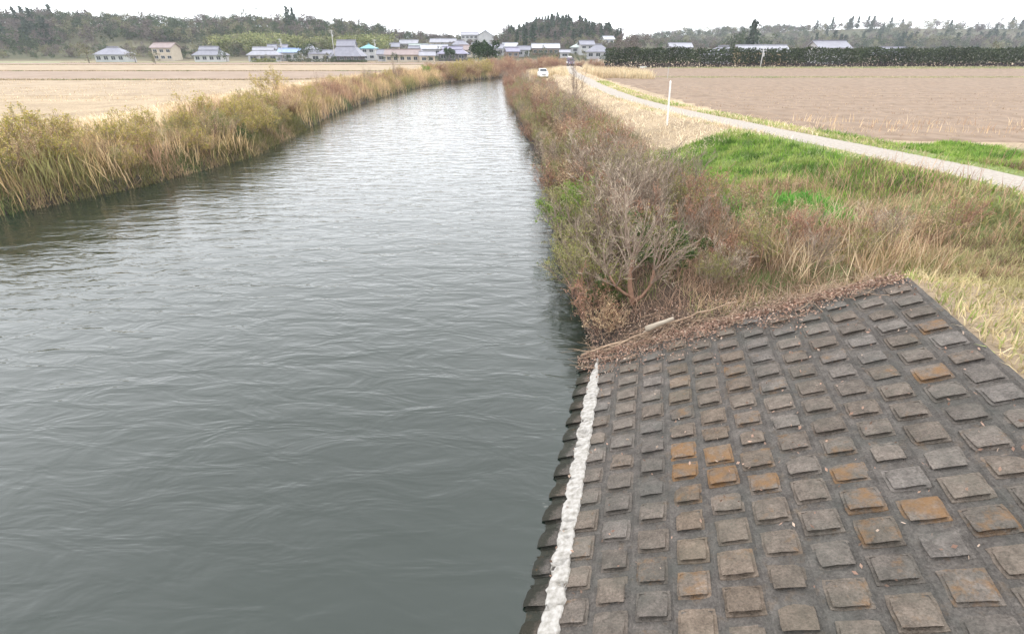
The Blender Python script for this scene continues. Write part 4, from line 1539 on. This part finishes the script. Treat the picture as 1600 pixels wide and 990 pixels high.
for (px, y_, w_, h_, lb) in [(487, 255, 20, 1.3, "low dark garden hedge in front of the white shed"), (412, 256, 11, 1.4, "olive garden hedge in front of the leftmost village house"),
                             (548, 252, 14, .9, "low dark hedge in front of the big hipped roof house"), (850, 300, 20, 3.4, "green hedge below the long white roof")]:
    x_ = at(px, y_, 2)
    hh_ = empty("garden_hedge", (x_, y_, tz(x_, y_)))
    tag(hh_, lb, "hedge")
    n = 900
    C = np.stack([r.uniform(-w_ / 2, w_ / 2, n), r.uniform(-.6, .6, n), r.uniform(.05, h_, n)], -1)
    V, F, t = leaves(r, C, .5, np.array(OLIVE if 'olive' in lb else [(.035, .055, .02), (.055, .08, .026), (.075, .10, .035)]), .1)
    link("foliage", mesh_data("foliage", V, [F], M['far_leaf'], t), hh_)
    mb = MB()
    for i in range(int(w_)):
        mb.tube([(-w_ / 2 + i + .5, 0, -.2), (-w_ / 2 + i + .5, 0, h_ * .6)], .06, 5)
    mb.build("trunks", M['bark_dark'], hh_)

# ------------------------------------------------------------------ houses
def house(px, y, w, d, wh, rh, kind, roof, wall, label, rz=0.0, nwin=3, storeys=1, name="farmhouse", eave=.7, lift=0.0, x=None):
    x = at(px, y, 4) if x is None else x
    z = tz(x, y) + lift
    o = empty(name, (x, y, z), rz)
    tag(o, label, "house")
    MB().box((0, 0, wh / 2 - .4), (w, d, wh + .8)).build("wall", WL[wall], o)
    W2, D2, th = w / 2 + eave, d / 2 + eave, .22
    mb = MB()
    z0 = wh - eave * rh / (d / 2) * .35
    z1 = wh + rh
    if kind == 'gable':
        prof = [(-D2, z0), (0, z1), (D2, z0), (D2, z0 + th), (0, z1 + th), (-D2, z0 + th)]
        mb.prism([(-D2, z0), (0, z1), (0, z1 + th), (-D2, z0 + th)], -W2, W2)
        mb.prism([(0, z1), (D2, z0), (D2, z0 + th), (0, z1 + th)], -W2, W2)
        mb.build("roof", RF[roof], o)
        MB().prism([(-d / 2, wh + .003), (d / 2, wh + .003), (0, z1 - .05)], -w / 2 + .02, w / 2 - .02).build("gable", WL[wall], o)
    else:
        e = W2 - (D2 if kind == 'hip' else D2 * .62)
        zm = z1 if kind == 'hip' else z1 - rh * .38
        dm = 0.05 if kind == 'hip' else D2 * .38
        lo = [(-W2, -D2, z0), (W2, -D2, z0), (W2, D2, z0), (-W2, D2, z0)]
        hi = [(-e, -dm, zm), (e, -dm, zm), (e, dm, zm), (-e, dm, zm)]
        base = [(a, b, c - th) for a, b, c in lo]
        mb.add(lo + hi + base, [(0, 1, 5, 4), (1, 2, 6, 5), (2, 3, 7, 6), (3, 0, 4, 7), (4, 5, 6, 7), (0, 8, 9, 1), (1, 9, 10, 2), (2, 10, 11, 3), (3, 11, 8, 0), (11, 10, 9, 8)])
        mb.build("roof", RF[roof], o)
        if kind == 'irimoya':
            ov = .5
            MB().prism([(-dm - .35, zm - .12), (0, z1), (0, z1 + th), (-dm - .35, zm + th - .12)], -e - ov, e + ov).prism(
                [(0, z1), (dm + .35, zm - .12), (dm + .35, zm + th - .12), (0, z1 + th)], -e - ov, e + ov).build("upper_roof", RF[roof], o)
            MB().prism([(-dm, zm - .05), (dm, zm - .05), (0, z1 - .05)], -e + .05, e - .05).build("gable", WL['white'], o)
    L = W2 if kind == 'gable' else (e + (.5 if kind == 'irimoya' else 0))
    MB().box((0, 0, z1 + th + .10), (2 * L + .1, .5, .34)).build("ridge_cap", RF[roof], o)
    hs_ = wh / storeys
    for s in range(storeys):
        for i in range(nwin):
            cx = -w / 2 + w * (i + .5) / nwin
            ww, hh = w / nwin * .58, hs_ * .46
            zc_ = s * hs_ + hs_ * .52
            f = MB()
            t = .09
            f.box((cx, -d / 2 - .03, zc_ + hh / 2), (ww + t, .1, t)).box((cx, -d / 2 - .03, zc_ - hh / 2), (ww + t, .1, t))
            for sx in (-1, 0, 1):
                f.box((cx + sx * ww / 2, -d / 2 - .03, zc_), (t, .096, hh - t))
            wn = f.build("window", M['frame'], o)
            MB().box((cx, -d / 2 - .012, zc_), (ww - .02, .04, hh - .02)).build("pane", M['glass'], wn)
    return o


house(414, 275, 13, 8, 3.0, 2.8, 'irimoya', 'pale', 'grey', "leftmost village house with pale grey hipped roof", .15)
house(455, 285, 9.5, 7, 3.4, 1.6, 'gable', 'blue', 'white', "low white house with blue metal roof", 0)
house(503, 270, 9, 6, 3.2, 1.4, 'gable', 'grey', 'white', "white walled shed with low grey roof beside the big hipped roof house", .1, 2)
house(544, 264, 12.5, 9.5, 2.9, 5.6, 'irimoya', 'grey', 'dark', "big old farmhouse with tall grey hipped roof and dark open front", 0, 4, eave=1.1)
house(578, 288, 6.5, 6, 5.2, 1.6, 'hip', 'teal', 'white', "two storey white house with teal roof", 0, 2, 2)
house(630, 262, 14.5, 7, 2.9, 1.9, 'gable', 'brown', 'beige', "low beige house with brownish roof facing the river", .05, 5)
house(655, 318, 9, 7, 3.2, 1.8, 'gable', 'green', 'beige', "house with grey-green roof behind the low beige house", 0)
house(680, 312, 13, 6, 3.2, 1.8, 'gable', 'white', 'grey', "long low building with whitish roof in the middle of the village", 0, 4)
house(708, 285, 13, 8, 3.2, 2.6, 'irimoya', 'purple', 'dark', "dark walled house with purplish tiled roof", 0, 3, eave=1.0)
house(735, 400, 11, 7, 5.4, 1.6, 'gable', 'pale', 'white', "two storey white house on the rise with a band of windows", 0, 4, 2)
house(760, 394, 8, 9, 5.6, 2.8, 'gable', 'white', 'white', "white gabled house on the rise turning its gable to the river", math.pi / 2 - .1, 2, 2)
house(752, 330, 9, 6, 3.2, 1.6, 'gable', 'pale', 'grey', "grey house with pale roof above the round dark tree", 0)
house(797, 330, 7.5, 6, 3.2, 1.6, 'gable', 'white', 'white', "small white roofed house left of the dark conifers", 0, 2)
house(800, 300, 6, 5, 2.8, 1.6, 'gable', 'purple', 'brown', "small brown house with purplish roof below the white roofed one", .2, 2)
house(852, 318, 14, 7, 3.2, 1.9, 'gable', 'white', 'brown', "long brown house with whitish roof under the conifer hill", 0, 5)
house(902, 330, 7, 6, 3.0, 1.8, 'hip', 'green', 'grey', "grey house with greenish hipped roof right of the long white roof", 0, 2)
house(934, 296, 11, 8, 3.2, 3.0, 'hip', 'slate', 'grey', "house with big slate hipped roof left of the brown leafless trees", -.1, 3)
house(948, 370, 6, 6, 4.5, 1.6, 'gable', 'white', 'white', "small white house up the slope behind the slate roof", .2, 2, 2)
house(882, 300, 4.5, 4, 2.4, 1.0, 'gable', 'pale', 'white', "tiny white shed beside the dyke road's far end", 0, 1, name="shed")
house(1128, 226, 13, 9, 3.2, 2.7, 'hip', 'grey', 'grey', "house with grey hipped roof showing over the hedge", 0, 4)
house(1186, 212, 17, 8, 4.1, 1.9, 'gable', 'pale', 'tan', "tan walled house with long pale roof showing over the hedge's right part", 0, 6)
house(612, 330, 9, 6, 3.0, 1.8, 'gable', 'grey', 'beige', "house with grey roof right of the bamboo grove", .1, 3)
house(641, 355, 10, 6, 3.0, 1.8, 'gable', 'pale', 'grey', "house with pale roof above the grey-green roof", 0, 3)
house(694, 365, 15, 6, 3.2, 1.8, 'gable', 'pale', 'beige', "long beige building with pale roof under the house with the band of windows", 0, 5)
house(668, 258, 6, 5, 2.6, 1.4, 'gable', 'pale', 'beige', "small beige outbuilding between the brownish roof and the purplish roof", .1, 2)
house(776, 318, 7, 6, 3.0, 1.8, 'gable', 'grey', 'white', "small white house with grey roof below the gabled house on the rise", .1, 2)
house(1060, 330, 12, 7, 3.0, 2.0, 'gable', 'pale', 'grey', "grey house with pale roof far behind the middle of the hedge", 0, 3)
house(437, 306, 9, 6, 3.4, 2.0, 'gable', 'grey', 'white', "white house with grey roof behind the blue roofed house", .1, 3)
house(487, 300, 8, 6, 3.4, 2.2, 'hip', 'slate', 'grey', "grey house with slate hipped roof behind the white shed", 0, 2)
house(604, 278, 7, 6, 3.0, 1.8, 'gable', 'slate', 'grey', "small grey house with slate roof left behind the low beige house", -.1, 2)
house(648, 292, 8, 6, 3.4, 2.2, 'irimoya', 'grey', 'white', "white house with grey hipped roof right behind the low beige house", 0, 3)
house(733, 305, 8, 6, 3.2, 2.0, 'gable', 'brown', 'beige', "beige house with brown roof right of the purplish tiled roof", .1, 3)
house(720, 345, 9, 6, 3.4, 2.0, 'hip', 'grey', 'white', "white house with grey hipped roof below the two storey house on the rise", 0, 3)
house(818, 308, 6, 5, 3.0, 1.6, 'gable', 'slate', 'grey', "small grey house with slate roof left of the long white roof", 0, 2)
house(915, 318, 7, 6, 4.8, 1.8, 'gable', 'grey', 'white', "two storey white house with grey roof behind the slate roof house", .1, 2, 2)
house(330, 268, 12, 8, 3.0, 3.0, 'irimoya', 'slate', 'white', "white farmhouse with slate hipped roof left of the village", .1, 4)
house(262, 285, 10, 7, 5.4, 2.0, 'gable', 'brown', 'beige', "two storey beige farmhouse with brown roof left of the village", -.1, 3, 2)
house(180, 262, 13, 8, 3.2, 2.6, 'hip', 'grey', 'grey', "low grey farmhouse with hipped roof far left of the village", 0, 4)
house(1290, 222, 12, 8, 5.4, 2.2, 'gable', 'slate', 'white', "two storey white house with slate roof right of the tan walled house", .1, 4, 2)
house(1390, 240, 14, 8, 3.2, 2.4, 'irimoya', 'grey', 'beige', "beige farmhouse with grey hipped roof behind the hedge's right end", 0, 4)

# ------------------------------------------------------------------ poles, post, box
def utility_pole(x, y, H, label):
    o = empty("utility_pole", (x, y, tz(x, y)))
    tag(o, label, "utility pole", "utility poles by the village")
    MB().tube([(0, 0, -.5), (0, 0, H)], [.17, .11], 8).build("pole", M['pole'], o, smooth=True)
    for zz in (H - .5, H - 1.2):
        MB().box((0, -.12, zz), (1.7, .09, .1)).build("crossarm", M['metal'], o)
    mb = MB()
    for sx in (-.75, -.35, .35, .75):
        mb.tube([(sx, -.12, H - .45), (sx, -.12, H - .28)], .05, 6)
    mb.build("insulators", M['white_paint'], o)
    MB().tube([(.3, 0, H - 2.6), (.3, 0, H - 1.7)], .22, 8).build("transformer", M['metal'], o)


utility_pole(at(524, 256, 2), 256, 12.5, "concrete utility pole before the big hipped roof farmhouse")
utility_pole(at(588, 258, 2), 258, 9, "utility pole at the left end of the low beige house")
utility_pole(at(443, 268, 2), 268, 9.5, "utility pole left of the blue roofed house")
utility_pole(at(1183, 160, 2), 158, 5.5, "short utility pole in front of the dark hedge")

x_, y_ = hit(1042, 196)
o = empty("marker_post", (x_, y_, tz(x_, y_)))
o.rotation_euler = (0, math.radians(-2.6), 0)
tag(o, "tall thin white marker post standing at the edge of the dyke road", "post")
MB().box((0, 0, 1.0), (.085, .085, 2.5)).build("shaft", M['post'], o, bevel=.01)
MB().box((0, 0, 2.29), (.10, .10, .09), .4).build("cap", M['post'], o)
x2 = at(1043, 100, 2)
o = empty("field_stake", (x2, 100, tz(x2, 100)))
tag(o, "thin grey stake standing in the brown field behind the white post", "stake")
MB().tube([(0, 0, -.2), (.03, 0, 1.9)], [.05, .04], 6).build("shaft", M['pole'], o)
MB().tube([(.03, 0, 1.9), (.03, 0, 1.98)], [.06, .05], 6).build("cap", M['pole'], o)
x2 = at(1005, 158, 2)
o = empty("white_box", (x2, 158, tz(x2, 158)))
tag(o, "small white utility box at the foot of the dark hedge's left end", "box")
MB().box((0, 0, .55), (1.6, .8, .9)).build("cabinet", M['white_paint'], o, bevel=.03)
MB().box((0, 0, 1.03), (1.75, .95, .08)).build("lid", M['metal'], o)
MB().box((-.6, 0, .02), (.15, .6, .2)).box((.6, 0, .02), (.15, .6, .2)).build("foot", M['metal'], o)


# ------------------------------------------------------------------ vehicles
def wheel(parent, x, y, r):
    w_ = MB().tube([(x - .09, y, r), (x + .09, y, r)], r, 16).build("wheel", M['rubber'], parent)
    sx = 1 if x > 0 else -1
    MB().tube([(x + sx * .085, y, r), (x + sx * .10, y, r)], r * .62, 12).build("rim", M['metal'], w_)


def loft(sections):
    """closed body from rings given as (y, [(x,z)...]) with equal counts"""
    V, F = [], []
    n = len(sections[0][1])
    for y, ring in sections:
        V += [(x, y, z) for x, z in ring]
    for i in range(len(sections) - 1):
        for k in range(n):
            j = (k + 1) % n
            F.append((i * n + k, i * n + j, (i + 1) * n + j, (i + 1) * n + k))
    F.append(tuple(range(n)))
    F.append(tuple(range((len(sections) - 1) * n, len(sections) * n))[::-1])
    mb = MB()
    mb.add(V, F)
    return mb


def ring(w, zb, zs, zt, wt):
    h = w / 2
    t = wt / 2
    return [(-h * .94, zb), (h * .94, zb), (h, zb + .18), (h, zs), (t, zt), (-t, zt), (-h, zs), (-h, zb + .18)]


def fix(o):
    import bmesh
    bm = bmesh.new()
    bm.from_mesh(o.data)
    bmesh.ops.recalc_face_normals(bm, faces=bm.faces)
    bm.to_mesh(o.data)
    bm.free()


def parked_car(x, y, rz):
    o = empty("parked_car", (x, y, tz(x, y)), rz)
    tag(o, "white hatchback car parked on the bank facing the bridge", "car")
    body = loft([(-1.95, ring(1.46, .34, .62, .72, 1.2)), (-1.85, ring(1.62, .26, .72, .86, 1.3)), (-1.0, ring(1.68, .22, .86, 1.0, 1.42)),
                 (1.6, ring(1.68, .22, .9, 1.02, 1.45)), (1.85, ring(1.6, .28, .86, 1.0, 1.4))]).build("body", M['white_paint'], o)
    fix(body)
    cab = loft([(-1.02, ring(1.5, .95, 1.0, 1.04, 1.36)), (-.35, ring(1.52, .95, 1.15, 1.5, 1.16)), (1.2, ring(1.52, .95, 1.15, 1.54, 1.16)), (1.75, ring(1.46, .95, 1.02, 1.08, 1.3))]).build("cabin", M['white_paint'], o)
    fix(cab)
    MB().add([(-.62, -1.0, 1.07), (.62, -1.0, 1.07), (.52, -.40, 1.47), (-.52, -.40, 1.47)], [(0, 1, 2, 3)]).build("windscreen", M['glass'], o, loc=(0, -.03, .035))
    for sx in (-1, 1):
        MB().add([(sx * .775, -.55, 1.1), (sx * .775, 1.2, 1.1), (sx * .625, 1.05, 1.45), (sx * .625, -.25, 1.45)], [(0, 1, 2, 3)]).build("side_window", M['glass'], o, loc=(sx * .012, 0, .012))
        MB().box((sx * .58, -1.90, .68), (.34, .1, .17), .85).build("headlight", M['lamp_glass'], o)
        MB().box((sx * .9, -.62, 1.06), (.16, .1, .13), .8).build("mirror", M['white_paint'], o)
        wheel(o, sx * .74, -1.22, .30)
        wheel(o, sx * .74, 1.22, .30)
    MB().box((0, -1.93, .62), (.66, .06, .11)).build("grille", M['rubber'], o)
    MB().box((0, -1.95, .40), (1.35, .12, .18), .95).build("bumper", M['white_paint'], o)
    MB().box((0, -2.02, .42), (.33, .02, .16)).build("number_plate", M['lamp_glass'], o)
    return o


parked_car(CARX, CARY, .05)


def small_truck(x, y, rz):
    o = empty("small_truck", (x, y, tz(x, y) + .06), rz)
    tag(o, "small dark purplish truck with a pale bundle on its load, far along the dyke road", "truck")
    b = loft([(-1.7, ring(1.40, .45, .95, 1.0, 1.3)), (-1.6, ring(1.46, .35, 1.1, 1.16, 1.36)), (-1.25, ring(1.46, .35, 1.2, 1.78, 1.24)), (-.4, ring(1.46, .35, 1.2, 1.8, 1.24))]).build("cab", M['purple_tarp'], o)
    fix(b)
    MB().add([(-.6, -1.6, 1.2), (.6, -1.6, 1.2), (.54, -1.28, 1.7), (-.54, -1.28, 1.7)], [(0, 1, 2, 3)]).build("windscreen", M['glass'], o, loc=(0, -.05, .02))
    MB().box((0, .62, .68), (1.44, 1.95, .10)).box((-.7, .62, .88), (.05, 1.95, .3)).box((.7, .62, .88), (.05, 1.95, .3)).box((0, 1.57, .88), (1.35, .05, .3)).build("cargo_bed", M['white_paint'], o)
    MB().box((0, .6, 1.35), (1.28, 1.75, 1.2), .9).build("load", M['purple_tarp'], o, bevel=.08)
    MB().box((0, .6, 2.12), (.9, 1.0, .28), .8).build("top_bundle", M['white_paint'], o, bevel=.05)
    MB().box((0, -.2, .45), (.9, 2.9, .16)).build("chassis", M['rubber'], o)
    for sx in (-1, 1):
        MB().box((sx * .55, -1.69, .72), (.22, .08, .16)).build("headlight", M['lamp_glass'], o)
        MB().box((sx * .84, -1.45, 1.3), (.14, .08, .24)).build("mirror", M['rubber'], o)
        wheel(o, sx * .62, -1.05, .27)
        wheel(o, sx * .62, 1.0, .27)
    MB().box((0, -1.72, .45), (1.36, .1, .14)).build("bumper", M['rubber'], o)
    return o


small_truck(15.0, 150, .1)

# ------------------------------------------------------------------ haze
HZ = 0.00022
bx = MB().box((0, 1250, 22), (3400, 2900, 50))
hm = bpy.data.materials.new("pale_air")
hm.use_nodes = True
n_ = hm.node_tree
n_.nodes.remove(n_.nodes["Principled BSDF"])
pv = n_.nodes.new("ShaderNodeVolumePrincipled")
pv.inputs["Color"].default_value = (.86, .90, .96, 1)
pv.inputs["Density"].default_value = HZ
n_.links.new(pv.outputs[0], n_.nodes["Material Output"].inputs["Volume"])
tag(bx.build("haze", hm), "thin pale haze in the air over the plain", "haze", kind="stuff")
